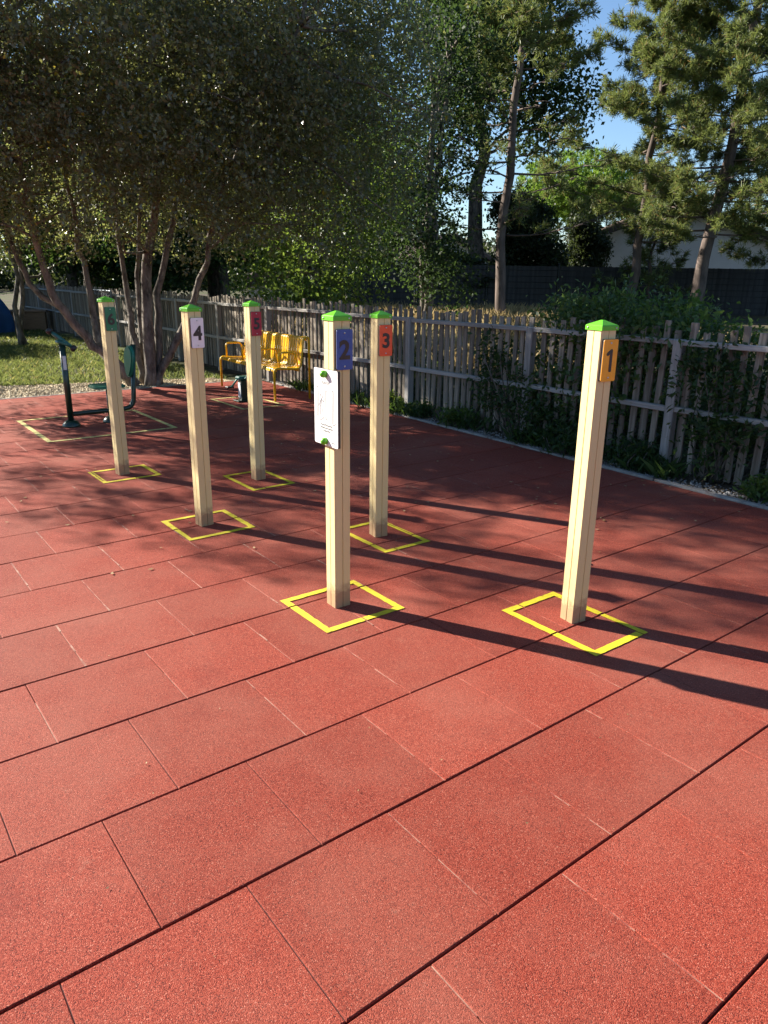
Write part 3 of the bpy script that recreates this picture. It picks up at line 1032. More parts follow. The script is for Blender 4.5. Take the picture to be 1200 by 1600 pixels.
# ------------------------------------------------------------------ vegetation
def leaves(centres, per, spread, L, Wd, nbias=(0, 0, .3), lj=.35):
    """leaf rhombi clustered round centres -> (n,4,3)"""
    c = np.repeat(centres, per, 0)
    n = len(c)
    p = c + rng.normal(0, spread, (n, 3)) * np.array([1, 1, .8])
    nrm = rng.normal(0, 1, (n, 3)) + np.array(nbias)
    nrm /= np.linalg.norm(nrm, axis=1, keepdims=True)
    a = rng.normal(0, 1, (n, 3)) + np.array([0, 0, -.5])
    a -= nrm * (a * nrm).sum(1, keepdims=True)
    a /= np.linalg.norm(a, axis=1, keepdims=True)
    b = np.cross(nrm, a)
    l = (L * rng.uniform(1 - lj, 1 + lj, n))[:, None]
    w = l * Wd
    fold = nrm * l * .10
    return np.stack([p - a * l * .5, p + b * w * .5 + a * l * .05 + fold, p + a * l * .5, p - b * w * .5 + a * l * .05 + fold], 1)


def twig_leaves(centres, per, tl, spread, L, Wd, core, lj=.35):
    """leaves set along short drooping twigs that point away from the crown's middle"""
    n0 = len(centres)
    d = centres - np.array(core)
    d /= np.linalg.norm(d, axis=1, keepdims=True)
    d = d * .7 + rng.normal(0, .55, (n0, 3)) + np.array([0, 0, -.25])
    d /= np.linalg.norm(d, axis=1, keepdims=True)
    ln = tl * rng.uniform(.5, 1.4, n0)
    c = np.repeat(centres, per, 0); dd = np.repeat(d, per, 0)
    n = len(c)
    t = (rng.random(n) - .5)[:, None] * np.repeat(ln, per)[:, None]
    p = c + dd * t + np.array([0, 0, -.5]) * t * t + rng.normal(0, spread, (n, 3))
    nrm = rng.normal(0, .8, (n, 3)) + np.array([0, 0, .55])
    nrm /= np.linalg.norm(nrm, axis=1, keepdims=True)
    a = dd * .8 + rng.normal(0, .8, (n, 3)) + np.array([0, 0, -.4])
    a -= nrm * (a * nrm).sum(1, keepdims=True)
    a /= np.linalg.norm(a, axis=1, keepdims=True)
    b = np.cross(nrm, a)
    l = (L * rng.uniform(1 - lj, 1 + lj, n) * np.repeat(rng.uniform(.75, 1.25, n0), per))[:, None]
    w = l * Wd
    fold = nrm * l * .10
    return np.stack([p - a * l * .5, p + b * w * .5 + a * l * .05 + fold, p + a * l * .5, p - b * w * .5 + a * l * .05 + fold], 1)


def blob_centres(blobs, n):
    """sample cluster centres in a list of ellipsoids (cx,cy,cz,rx,ry,rz), mostly toward the outside"""
    vol = np.array([b[3] * b[4] * b[5] for b in blobs])
    k = rng.choice(len(blobs), n, p=vol / vol.sum())
    B = np.array(blobs)[k]
    d = rng.normal(0, 1, (n, 3)); d /= np.linalg.norm(d, axis=1, keepdims=True)
    r = rng.random(n) ** (1 / 2.4)
    return B[:, :3] + d * r[:, None] * B[:, 3:]


def branch_to(b, p0, p1, r0, r1, n=5, sag=.12, wob=.08):
    p0, p1 = np.array(p0, float), np.array(p1, float)
    L = np.linalg.norm(p1 - p0)
    pts, rd = [], []
    off = rng.normal(0, sag * L * .5, 3)
    for i in range(n + 1):
        t = i / n
        q = p0 + (p1 - p0) * t + off * math.sin(math.pi * t)
        if 0 < i < n: q = q + rng.normal(0, wob * L / n, 3)
        pts.append(q); rd.append(r0 + (r1 - r0) * t)
    b.tube(pts, rd, 6 if r0 < .04 else 9, wob=.05 if r0 > .03 else 0)
    return pts


# --- the big multi-stemmed tree on the left
TB = gp(234, 602)
big = thing('multi_stem_tree', 'large olive-leaved multi-stemmed tree arching over the left side of the floor', 'tree', (TB[0], TB[1], -.03))
o3 = np.array([TB[0], TB[1], -.03])
DT = float(TB[1])
b = MB()


def stem(pxs, r0, r1, depth):
    """pxs: picture points of a stem; depth: distance of each point from the camera"""
    pts = [at(x, y, d) - o3 for (x, y), d in zip(pxs, depth)]
    # densify
    q = [pts[0]]
    for i in range(len(pts) - 1):
        for t in (.33, .66, 1.0):
            q.append(pts[i] * (1 - t) + pts[i + 1] * t + (rng.normal(0, .018, 3) if t < 1 else 0))
    r0 *= .54; r1 *= .7
    rd = [r0 + (r1 - r0) * i / (len(q) - 1) for i in range(len(q))]
    rd[0] *= 1.3
    b.tube(q, rd, 14, wob=.16)
    return [tuple(x) for x in q]


ST = []
ST.append(stem([(238, 606), (232, 520), (228, 440), (236, 370), (246, 300), (262, 200), (268, 90)], .17, .045, [DT, DT, DT + .05, DT + .1, DT, DT - .2, DT - .5]))
ST.append(stem([(246, 606), (248, 540), (244, 460), (262, 380), (290, 290), (330, 180), (370, 60)], .12, .03, [DT + .1, DT + .15, DT + .2, DT + .3, DT + .5, DT + .7, DT + .9]))
ST.append(stem([(212, 604), (190, 575), (144, 541), (108, 497), (81, 457), (64, 400), (42, 325), (38, 288), (20, 180), (0, 60)], .15, .03,
               [DT - .1, DT - .15, DT - .3, DT - .4, DT - .5, DT - .6, DT - .8, DT - .9, DT - 1.1, DT - 1.3]))
ST.append(stem([(112, 500), (45, 442), (24, 394), (5, 340), (-30, 240), (-60, 100)], .085, .03, [DT - .38, DT - .2, DT - .1, DT, DT + .1, DT + .2]))
ST.append(stem([(176, 570), (160, 552), (146, 492), (136, 436), (120, 360), (100, 260), (90, 120)], .12, .03, [DT - .2, DT - .1, DT + .05, DT + .1, DT + .2, DT + .3, DT + .4]))
ST.append(stem([(243, 604), (258, 566), (283, 520), (304, 469), (318, 424), (327, 370), (350, 280), (400, 160), (470, 40)], .12, .03,
               [DT, DT + .1, DT + .2, DT + .2, DT + .2, DT + .1, DT - .2, DT - .7, DT - 1.2]))
ST.append(stem([(222, 603), (214, 540), (200, 470), (190, 400), (176, 300), (150, 180)], .10, .03, [DT + .2, DT + .3, DT + .5, DT + .6, DT + .7, DT + .9]))
ST.append(stem([(226, 604), (222, 530), (214, 430), (218, 330), (222, 200)], .09, .03, [DT + .3, DT + .5, DT + .7, DT + .9, DT + 1.2]))
BC = np.array([-4.4, 11.9, 5.0]) - o3
blobs = [(*BC, 5.0, 3.5, 3.3), (BC[0] + 3.3, BC[1] - .5, BC[2] - 1.3, 2.0, 2.0, 2.1), (BC[0] - 2.6, BC[1] - 1.0, BC[2] - 1.5, 2.2, 1.9, 1.9),
         (BC[0] + 1.6, BC[1] - 1.9, BC[2] - .6, 2.3, 1.7, 1.9), (BC[0] - 3.2, BC[1] + .3, BC[2] + .0, 2.4, 2.4, 2.2), (BC[0] + .6, BC[1] + 1.2, BC[2] - 1.2, 3.4, 1.8, 2.0),
         (BC[0] - 3.3, BC[1] - 2.6, BC[2] - .3, 2.6, 2.0, 2.1), (BC[0] + 2.6, BC[1] + .2, BC[2] - .2, 2.5, 2.3, 2.7),
         (BC[0] - 1.6, BC[1] - 2.0, BC[2] - 1.7, 2.6, 1.1, 1.55), (BC[0] + 1.6, BC[1] - 1.7, BC[2] - 1.8, 2.4, 1.1, 1.5), (BC[0] - .2, BC[1] - 2.3, BC[2] - .6, 2.6, 1.2, 1.5), (BC[0] - .6, BC[1] - 2.0, BC[2] - 2.35, 3.4, .9, 1.0)]
cc = blob_centres(blobs, 23500)
z_abs = cc[:, 2] + o3[2]
# lower edge of the crown hangs lower at the sides
low = 1.52 + .42 * np.exp(-((cc[:, 0] + .3) / 1.2) ** 2)
xa, ya = cc[:, 0] + o3[0], cc[:, 1] + o3[1]
cl_ = ya + .463 * xa
low = np.where((cl_ > 7.6) & (cl_ < 11) & (xa < -5.5), np.maximum(low, .58 * (-4.3 - xa) + .1), low)
keep = (z_abs > low + rng.uniform(-.2, .3, len(cc)))
# gaps where the sun comes through: coherent holes, and a thin place toward the bench
sv = np.array([-.908 * math.cos(D2R(27.7)), .42 * math.cos(D2R(27.7)), math.sin(D2R(27.7))])
e1 = np.array([.42, .908, 0.0]); e1 /= np.linalg.norm(e1); e2 = np.cross(sv, e1)
pw = np.column_stack([xa, ya, z_abs]); q1, q2 = pw @ e1, pw @ e2
hole = np.sin(3.1 * q1 + 1.3 * np.sin(1.7 * q2)) * np.sin(3.7 * q2 + 1.1 * np.sin(2.3 * q1) + .6) + .55 * np.sin(7.3 * q1 + 2.1 * q2) * np.sin(6.1 * q2 - 1.7 * q1)
keep &= ~((hole > .62) & (rng.random(len(cc)) < .86))
for bq, rr0 in (((-1.45, 10.6, .6), 1.05), ((-1.0, 5.9, 1.1), .45)):
    dv = np.column_stack([xa, ya, z_abs]) - np.array(bq)
    pr = dv - (dv @ sv)[:, None] * sv
    keep &= ~((np.linalg.norm(pr, axis=1) < rr0) & (rng.random(len(cc)) < .84))
cc = cc[keep]
# twigs reaching a part of the clusters
tips = cc[rng.choice(len(cc), 240, replace=False)]
nodes = np.array([p for s_ in ST for p in s_[8:]])
for t_ in tips:
    dd = np.linalg.norm(nodes - t_, axis=1) + np.abs(nodes[:, 2] - (t_[2] - 1.2)) * .3
    k = int(np.argmin(dd))
    branch_to(b, nodes[k], t_, .022, .006, 6, .15)
b.build('trunk', M['bark'], big)
V = twig_leaves(cc, 24, .46, .045, .050, .58, BC + np.array([0, 0, -1.0]))
r_ = np.clip(np.repeat(rng.random(len(cc)), 24) * .55 + rng.random(len(V)) * .45, 0, 1)
r_ = np.where(rng.random(len(V)) < .02, .99, np.minimum(r_, .93))
np_mesh('crown', V, 4, M['leaf'], big, rnd=r_)

# --- generic broadleaf trees
def broadleaf(name, label, cat, loc, height, rad, base_h, nclus, per, L, mat, bark, group=None, stems=1, tr_scale=1.0):
    root = thing(name, label, cat, loc, random.uniform(0, 6.28), group)
    cz = (height + base_h) / 2
    bl_ = [(0, 0, cz, rad * .72, rad * .72, (height - base_h) / 2 * .95)]
    for k in range(9):
        a = 2.4 * k; h_ = base_h + (height - base_h) * (.12 + .8 * ((k * .618) % 1))
        rr = rad * (.62 if h_ < cz else .45)
        bl_.append((math.cos(a) * rr, math.sin(a) * rr, h_, rad * random.uniform(.34, .52), rad * random.uniform(.34, .52), (height - base_h) * random.uniform(.14, .22)))
    c = blob_centres(bl_, nclus)
    b = MB()
    tr = []
    for s_ in range(stems):
        dx, dy = (random.uniform(-.25, .25) * rad, random.uniform(-.25, .25) * rad) if stems > 1 else (random.uniform(-.05, .05), random.uniform(-.05, .05))
        r0 = (.022 * height / math.sqrt(stems) + .03) * tr_scale
        pts = branch_to(b, (dx * .2, dy * .2, -.1), (dx, dy, height * .88), r0, .02, 9, .03, .12)
        tr += list(pts[3:])
    tr = np.array(tr)
    for t_ in c[rng.choice(len(c), min(46, len(c)), replace=False)]:
        dd = np.linalg.norm(tr - t_, axis=1) + 1.2 * np.maximum(0, tr[:, 2] - t_[2] + .4)
        k = int(np.argmin(dd))
        branch_to(b, tr[k], t_, .01 * height ** .7, .008, 5, .15)
    b.build('trunk', bark, root)
    np_mesh('crown', leaves(c, per, rad * .085, L, .62), 4, mat, root)
    return root


def gzz(x, y): return float(ground_z(np.array(x), np.array(y)))


def put(x, y): return (x, y, gzz(x, y) - .02)


# small slender tree on the lawn, left
sl = gp(36, 540)
broadleaf('slender_tree', 'slender twin-stemmed tree on the lawn at the far left', 'tree', put(sl[0], sl[1]), 5.6, 2.3, 2.0, 700, 26, .12, M['leaf2'], M['bark'], stems=2, tr_scale=.55)
# leafy trees right behind the fence, centre
G2 = 'leafy trees behind the wooden fence'
broadleaf('leafy_tree', 'bushy fresh-green tree right behind the fence, left of centre', 'tree', put(-1.3, 15.6), 4.6, 2.0, .35, 800, 24, .085, M['leaf3'], M['bark'], G2, stems=3)
broadleaf('leafy_tree', 'taller bushy green tree behind the fence, centre, beside the leaning pine', 'tree', put(.9, 19.2), 7.6, 2.2, .5, 800, 22, .10, M['leaf5'], M['bark'], G2, stems=3)
broadleaf('leafy_tree', 'tall airy poplar-like tree behind the leaning pine, showing sky through it', 'tree', put(3.3, 29.5), 15.0, 3.9, 5.6, 1450, 22, .165, M['leaf5'], M['bark'], G2)
# trees closing the background on the left
G3 = 'background trees behind the big tree'
bg = broadleaf('background_tree', 'dark background tree glimpsed behind the multi-stemmed tree', 'tree', put(-5.8, 27.2), 8.8, 3.5, 1.0, 1500, 24, .17, M['leaf2'], M['bark'], G3)
for k, (x, y, rz, sc) in enumerate([(-11.5, 28, 1, 1.05), (-4.6, 34, 2.2, 1.1), (-17.5, 26, 3.3, 1.0), (-7.5, 33, 4.1, 1.25), (-14, 36, .5, 1.3), (-24, 33, 5, 1.2), (-17.5, 20, 2.7, .72), (-2.0, 29.5, 1.4, 1.1)]):
    c = copy_tree(bg); c.location = put(x, y); c.rotation_euler = (0, 0, rz); c.scale = (sc, sc, sc * random.uniform(.9, 1.05))

# dark evergreen shrubs behind the mesh fence
ev = broadleaf('evergreen_shrub', 'dense dark evergreen shrub behind the dark mesh fence beside the house', 'shrub', put(5.2, 29.0), 4.1, 1.6, .0, 900, 28, .14, M['leafdk'], M['bark'], stems=2)
c = copy_tree(ev); c.location = put(8.0, 32.0); c.rotation_euler = (0, 0, 4); c.scale = (.85, .8, .85); tag(c, 'small dark evergreen shrub at the left corner of the white house')
c = copy_tree(ev); c.location = put(2.5, 28.6); c.rotation_euler = (0, 0, 2); c.scale = (1.3, 1.1, .5); tag(c, 'low dark evergreen shrub behind the dark mesh fence, beside leaning pine')


# --- pines
def needles(centres, per, L, wd, up=.25, dirs=None):
    c = np.repeat(centres, per, 0)
    n = len(c)
    d = rng.normal(0, 1, (n, 3)) + np.array([0, 0, up])
    if dirs is not None: d = d + np.repeat(dirs, per, 0) * .8
    d /= np.linalg.norm(d, axis=1, keepdims=True)
    o = rng.normal(0, 1, (n, 3)); s_ = np.cross(d, o); s_ /= np.linalg.norm(s_, axis=1, keepdims=True)
    l = (L * rng.uniform(.65, 1.25, n))[:, None]
    p = c + rng.normal(0, L * .12, (n, 3))
    return np.stack([p - s_ * wd * .5, p + s_ * wd * .5, p + d * l + s_ * wd * .28, p + d * l - s_ * wd * .28], 1)


def pine(label, loc, height, lean, r0, z0, blen, nbr, group, tuft=34, dens=1.0, seed=0, dead=0, L=.17, bare=None):
    st = np.random.default_rng(seed)
    root = thing('pine_tree', label, 'tree', loc, 0, group)
    b = MB()
    tp = [np.array([lean[0] * (z / height) ** 1.0 + st.normal(0, .05), lean[1] * z / height + st.normal(0, .05), z]) for z in np.linspace(-.2, height, 15)]
    b.tube([tuple(p) for p in tp], [r0 * (1 - .8 * i / 14) * (1.15 if i == 0 else 1) for i in range(15)], 12, wob=.08)
    cen, dirs = [], []
    for k in range(nbr):
        t = (k + st.random()) / nbr
        z = z0 + (height - z0) * t
        f = z / height * 14
        i = min(int(f), 13)
        p0 = tp[i] * (1 - (f - i)) + tp[i + 1] * (f - i)
        a = k * 2.399 + st.uniform(-.4, .4)
        if bare and z < bare[0] and math.cos(a) < bare[1]: continue
        Lb = blen * (1 - .72 * t) * st.uniform(.6, 1.12)
        dirv = np.array([math.cos(a), math.sin(a), 0])
        n = 7
        pts = []
        for j in range(n + 1):
            s_ = j / n
            zz = -.10 * Lb * s_ + .28 * Lb * s_ * s_ + .1 * Lb * s_ * t
            side_ = np.array([-math.sin(a), math.cos(a), 0]) * st.normal(0, .035) * Lb
            pts.append(p0 + dirv * Lb * s_ + np.array([0, 0, zz]) + side_)
        b.tube([tuple(q) for q in pts], [max(.027 * (1 - .85 * j / n) * (r0 / .2) ** .6 * (Lb / blen + .25), .007) for j in range(n + 1)], 6)
        for j in range(2, n + 1):
            nsub = 2 if j < n else 3
            for m_ in range(nsub):
                a2 = a + st.uniform(-1.2, 1.2)
                l2 = Lb * st.uniform(.10, .26) * (1.2 - .5 * j / n)
                e = pts[j] + np.array([math.cos(a2) * l2, math.sin(a2) * l2, st.uniform(-.05, .18) * l2 * 2])
                b.tube([tuple(pts[j]), tuple((pts[j] + e) / 2 + st.normal(0, .03, 3)), tuple(e)], [.014, .010, .006], 4)
                if k < dead and st.random() > .15: continue
                dv = e - pts[j]; dv /= (np.linalg.norm(dv) + 1e-6)
                for q in range(max(1, int(round(3 * dens * st.uniform(.4, 1.5))))):
                    cen.append(e - dv * l2 * st.uniform(0, .95) + st.normal(0, .10, 3)); dirs.append(dv)
    b.build('trunk', M['pinebark'], root)
    np_mesh('crown', needles(np.array(cen), tuft, L, .0155, .3, np.array(dirs)), 4, M['needle'], root)
    return root


GP = 'pines behind the wooden fence'
pine('leaning slim pine with a bare lower trunk in the dry grass', put(*at(778, 490, 20)[:2]), 10.5, (.30, .2), .15, 2.3, 2.7, 46, GP, dens=1.2, seed=3, dead=20)
pine('slim pine standing in front of the white house gable', put(*at(985, 450, 23.2)[:2]), 10.8, (.45, 0), .15, 2.3, 2.9, 66, GP, dens=1.15, seed=5, dead=2, bare=(5.4, .05))
pine('thick-trunked large pine at the right edge, before the dark mesh fence', put(*at(1092, 450, 22)[:2]), 13.5, (.95, 0), .20, 1.3, 4.6, 124, GP, dens=1.9, seed=8, dead=0, bare=(2.5, 1.5))
pine('pine at the far right edge beside the thick-trunked pine', put(13.2, 24.5), 12.5, (0, 0), .2, 1.6, 3.8, 66, GP, dens=1.5, seed=9)

pine('small young pine before the white house wall, between the two tall pines', put(8.7, 25.6), 4.3, (.1, 0), .07, .8, 1.6, 22, GP, dens=.55, seed=12)

# umbrella pine behind the house
up = thing('umbrella_pine', 'bright green rounded umbrella pine beyond the white house', 'tree', put(10.1, 41))
b = MB()
branch_to(b, (0, 0, -.2), (.2, 0, 5.4), .3, .16, 7, .03, .1)
ub = [(0, 0, 5.6, 3.6, 3.0, 1.75)] + [(math.cos(a) * 2.6, math.sin(a) * 2.2, 4.9 + .25 * math.sin(3 * a), 1.2, 1.2, .8) for a in np.linspace(0, 6.28, 9)[:-1]]
for a in np.linspace(0, 6.28, 12)[:-1]:
    branch_to(b, (.2, 0, 4.2 + .4 * math.sin(5 * a)), (math.cos(a) * 1.9, math.sin(a) * 1.7, 5.3), .09, .03, 5)
b.build('trunk', M['pinebark'], up)
uc = blob_centres(ub, 2800)
np_mesh('crown', needles(uc, 22, .20, .035, 1.2), 4, M['needle2'], up)


def blades(pts, hmin, hmax, wd, lean):
    n = len(pts)
    a = rng.uniform(0, 2 * np.pi, n)
    s_ = np.column_stack([np.cos(a), np.sin(a), np.zeros(n)]) * wd
    h_ = rng.uniform(hmin, hmax, n)
    top = np.column_stack([rng.normal(0, lean, n) * h_, rng.normal(0, lean, n) * h_, h_])
    mid = top * np.array([.3, .3, .55])
    return np.stack([pts - s_, pts + s_, pts + mid + s_ * .7, pts + top], 1)


# --- shrubs and weeds by the fence
def shrub(name, label, cat, origin, blobs, nclus, per, L, mat, spread=.09, wd=.5, group=None):
    root = thing(name, label, cat, origin, 0, group)
    c = blob_centres(blobs, nclus)
    c = c[c[:, 2] > .02]
    b = MB()
    for t_ in c[rng.choice(len(c), min(40, len(c)), replace=False)]:
        branch_to(b, (t_[0] * .25 + random.uniform(-.1, .1), t_[1] * .25, -.05), t_, .009, .003, 6, .15)
    b.build('stem', M['bark'], root)
    V = leaves(c, per, spread, L, wd, (0, 0, .8))
    V = V[V[:, :, 2].min(1) > .0]
    np_mesh('foliage', V, 4, mat, root)
    return root


def fpt(s, off=0.0):
    q = fp0 + fd * s + fn * off
    return q


def fblob(s, off, z, rs, ro, rz_, org):
    q = fpt(s, off) - org
    return (q[0], q[1], z, abs(fd[0]) * rs + abs(fn[0]) * ro, abs(fd[1]) * rs + abs(fn[1]) * ro, rz_)


GS = 'shrubs growing through the wooden fence'
o1 = fpt(.75, .35)
shrub('climbing_shrub', 'big leafy shrub spilling over the top of the wooden fence on the right', 'shrub', (o1[0], o1[1], 0),
      [fblob(.75, .5, 1.2, .62, .42, .38, o1), fblob(1.35, .55, 1.2, .42, .4, .34, o1), fblob(.1, .4, 1.1, .42, .35, .32, o1), fblob(.8, .3, .7, .5, .2, .55, o1), fblob(.45, .02, 1.05, .25, .12, .3, o1), fblob(1.4, .35, .6, .45, .25, .5, o1)],
      900, 15, .066, M['leaf4'], .085, .42, GS)
o2 = fpt(-.35, .1)
shrub('climbing_shrub', 'leafy shrub growing through the slats just right of the fence post', 'shrub', (o2[0], o2[1], 0),
      [fblob(-.35, .02, .75, .32, .14, .45, o2), fblob(-.45, -.12, .35, .28, .10, .32, o2), fblob(-.25, .05, 1.0, .25, .14, .2, o2), fblob(-.6, -.02, .55, .25, .12, .2, o2), fblob(-.7, .4, .8, .4, .3, .5, o2)],
      300, 14, .062, M['leaf2'], .07, .42, GS)
o4 = fpt(1.75, .05)
shrub('climbing_shrub', 'low dark ivy-like shrub round the second fence post', 'shrub', (o4[0], o4[1], 0),
      [fblob(1.95, .0, .5, .35, .13, .35, o4), fblob(1.6, -.05, .35, .3, .12, .33, o4), fblob(2.2, .05, .8, .25, .15, .3, o4), fblob(1.3, .1, .25, .4, .2, .22, o4)],
      190, 14, .058, M['leaf2'], .07, .45, GS)
for k, (s, off, r, h_, mat, lb) in enumerate([
        (.25, -.08, .22, .24, 'leaf2', 'low green weed clump left of the nearest fence post'),
        (-.95, -.15, .13, .16, 'leaf3', 'bright green weed at the fence foot near the right edge'),
        (2.55, -.10, .22, .22, 'leaf3', 'bright green leafy weed clump at the fence foot, left of the second post'),
        (3.25, -.05, .16, .14, 'leaf2', 'small dark weed clump at the fence foot near the third post'),
        (3.9, -.08, .18, .2, 'leaf3', 'green weed clump at the fence foot behind post 3'),
        (.95, -.12, .3, .28, 'leaf2', 'spreading dark weed clump at the fence foot between the first two posts')]):
    q = fpt(s, off)
    shrub('weed', lb, 'weed', (q[0], q[1], 0), [(0, 0, h_ * .55, r, r, h_ * .5)], int(25 + 130 * r), 12, .06, M[mat], .045, .36, 'weeds at the foot of the fence')

# low growth along the foot of the fence
n = 420
s = rng.uniform(-2.5, 6.0, n); s = s[np.sin(s * 2.1) + np.sin(s * 5.3 + 1) + rng.normal(0, .7, n) > .1]; n = len(s)
off = rng.normal(-.10, .07, n)
q = fp0 + s[:, None] * fd + off[:, None] * fn
hz = np.abs(rng.normal(.02, .05, n)) + .015
Vg = leaves(np.column_stack([q, hz]), 9, .05, .045, .34, (0, 0, .6))
qb = np.repeat(q, 10, 0) + rng.normal(0, .05, (n * 10, 2))
Vb = blades(np.column_stack([qb, np.full(len(qb), -.01)]), .05, .22, .004, .5)
tag(np_mesh('ground_cover', np.concatenate([Vg[Vg[:, :, 2].min(1) > 0], Vb]), 4, M['leaf2']), 'low straggling weeds and grass along the foot of the fence', 'ground cover', kind='stuff')
n = 900
s = rng.uniform(-3, 9, n); d_ = rng.uniform(.07, .62, n)
q = KA + s[:, None] * kd + d_[:, None] * kn
sz = rng.uniform(.008, .024, n)[:, None]; an = rng.uniform(0, 6.28, n)
dx = np.column_stack([np.cos(an), np.sin(an)]) * sz; dy = np.column_stack([-np.sin(an), np.cos(an)]) * sz * .5
z = np.full((n, 1), .004) + rng.random((n, 1)) * .008
V = np.stack([np.column_stack([q + dx, z + .004]), np.column_stack([q + dy, z]), np.column_stack([q - dx, z + .003]), np.column_stack([q - dy, z + .002])], 1)
tag(np_mesh('leaf_litter', V, 4, M['dleaf']), 'dry leaves and twigs on the strip of soil under the wooden fence', 'leaf litter', kind='stuff')

# undergrowth behind the fence
n = 1500
s = rng.uniform(-3, 14, n); off = rng.uniform(.3, 2.4, n)
q = fp0 + s[:, None] * fd + off[:, None] * fn
hz = rng.uniform(.02, .42, n) * np.where(s < 4, 1.0, .6)
tag(np_mesh('undergrowth', leaves(np.column_stack([q, hz + ground_z(q[:, 0], q[:, 1])]), 14, .12, .085, .4), 4, M['leafdk']),
    'dark green undergrowth behind the wooden fence', 'undergrowth', kind='stuff')

# --- grasses
n = 230000
uu = 5.5 - 16 * rng.random(n); w0 = 11.38 + (15.2 - 11.35) * (5.3 - uu) / 14.3
ww = w0 + rng.random(n) ** 1.5 * 14
x = uu * T[0] + ww * N[0]; y = uu * T[1] + ww * N[1]
pn = np.sin(x * 1.7 + y * .6) * np.cos(y * 1.3 - x * .4) + rng.normal(0, .5, n)
dtr = np.hypot(x - TB[0], y - TB[1])
k = (pn > -.7) & (dtr > .9 + rng.random(n) * 1.0) & (uu < 5.4)
x, y = x[k], y[k]
pts = np.column_stack([x, y, ground_z(x, y)])
tag(np_mesh('grass', blades(pts, .03, .10, .006, .5), 4, M['grass']), 'short lawn grass beyond the gravel on the left', 'grass', kind='stuff')
n = 26000
x = rng.uniform(-3, 10, n); y = rng.uniform(12, 25.5, n)
k = ((x * T[0] + y * T[1]) > 8.6) & (x < 5.0 + rng.normal(0, .8, n)) & (np.sin(x * 1.3) * np.cos(y * .9) + rng.normal(0, .5, n) > -.3)
x, y = x[k], y[k]
pts = np.column_stack([x, y, ground_z(x, y)])
tag(np_mesh('dry_grass', blades(pts, .10, .42, .011, .35), 4, M['dry']), 'tall dry straw-coloured grass beyond the wooden fence', 'dry grass', kind='stuff')

# far wood closing the horizon
n = 8600
a = rng.uniform(0, 2 * np.pi, n); r = rng.uniform(58, 74, n)
hh = 3.2 + 1.0 * np.sin(a * 9) + .6 * np.sin(a * 23)
c = np.column_stack([np.cos(a) * r, np.sin(a) * r, .3 + rng.random(n) ** .8 * hh])
tag(np_mesh('far_woods', leaves(c, 20, .55, .45, .7), 4, M['leafdk']), 'far dark band of trees beyond the houses', 'woods', kind='stuff')

# ------------------------------------------------------------------ dark mesh fence beyond the dry grass
mf = thing('mesh_fence', 'dark mesh fence with slat screening beyond the dry grass', 'fence', (-4.0, 27.0, .46), 0)
xs = np.arange(0, 26.01, 2.5)
for x in xs:
    b = MB(); b.box((x, 0, .82), (.06, .06, 1.76), bev=.005); b.build('fence_post', M['wire'], mf)
for x0, x1 in zip(xs[:-1], xs[1:]):
    b = MB(); rr = []
    k = x0 + .05
    while k < x1 - .05:
        n0 = len(b.f)
        b.box((k + .04, .012 + random.uniform(-.006, .006), .80), (.084, .004, 1.6 + random.uniform(-.01, .01)), Matrix.Rotation(random.uniform(-.03, .03), 3, 'Z'))
        rr += [random.random()] * (len(b.f) - n0)
        k += .08
    b.build('screen_slats', M['screen'], mf, rnd=rr)
    b = MB()
    for z in np.arange(.06, 1.66, .2): b.tube([(x0 + .035, -.012, z), (x1 - .035, -.012, z)], .006, 4)
    b.build('wires', M['wire'], mf)

# ------------------------------------------------------------------ houses
def house(name, label, loc, rz, wid, dep, eave, peak, parts_window=True, ov=.45):
    h = thing(name, label, 'house', loc, rz)
    b = MB()
    hw = wid / 2
    b.add([(-hw, 0, -.3), (hw, 0, -.3), (hw, 0, eave), (0, 0, peak), (-hw, 0, eave), (-hw, dep, -.3), (hw, dep, -.3), (hw, dep, eave), (0, dep, peak), (-hw, dep, eave)],
          [(0, 1, 2, 3, 4), (9, 8, 7, 6, 5), (0, 4, 9, 5), (1, 6, 7, 2)])
    b.build('wall', M['wallwhite'], h)
    sl_ = (peak - eave) / hw
    b = MB()
    for s_ in (-1, 1):
        x0, z0 = 0, peak + .02
        x1, z1 = s_ * (hw + ov), eave - sl_ * ov + .02
        y0, y1 = -ov, dep + ov
        nx, nz = -sl_ * -s_ * .12, .14
        vs = [(x0, y0, z0), (x1, y0, z1), (x1, y1, z1), (x0, y1, z0), (x0, y0, z0 + .16), (x1, y0, z1 + .14), (x1, y1, z1 + .14), (x0, y1, z0 + .16)]
        b.add(vs, [(0, 1, 2, 3), (7, 6, 5, 4), (0, 4, 5, 1), (1, 5, 6, 2), (2, 6, 7, 3)])
        # rows of round tiles down the slope edge
        nrow = 14
        for r_ in range(nrow):
            yy = y0 + .1 + (y1 - y0 - .2) * r_ / (nrow - 1)
            b.tube([(x0, yy, z0 + .17), (x1, yy, z1 + .15)], .09, 6)
    roof = b.build('roof', M['rooftile'], h)
    b = MB()
    for s_ in (-1, 1):
        x1, z1 = s_ * (hw + ov), eave - sl_ * ov
        d = Vector((x1, 0, z1)) - Vector((0, 0, peak))
        b.box((x1 / 2, -ov - .02, (peak + z1) / 2 - .0), (d.length, .04, .2), Matrix.Rotation(-math.atan2(d.z, d.x) if s_ > 0 else -math.atan2(d.z, d.x), 3, 'Y'))
    b.build('barge_board', M['darkwood'], roof)
    if parts_window:
        for x in (-hw * .45, hw * .5):
            b = MB(); b.box((x, -.03, 1.35), (1.1, .06, 1.2), bev=.01); w_ = b.build('window', M['darkwood'], h)
            b = MB(); b.box((x, -.064, 1.35), (.92, .01, 1.02)); b.build('pane', M['glass'], w_)
    return h


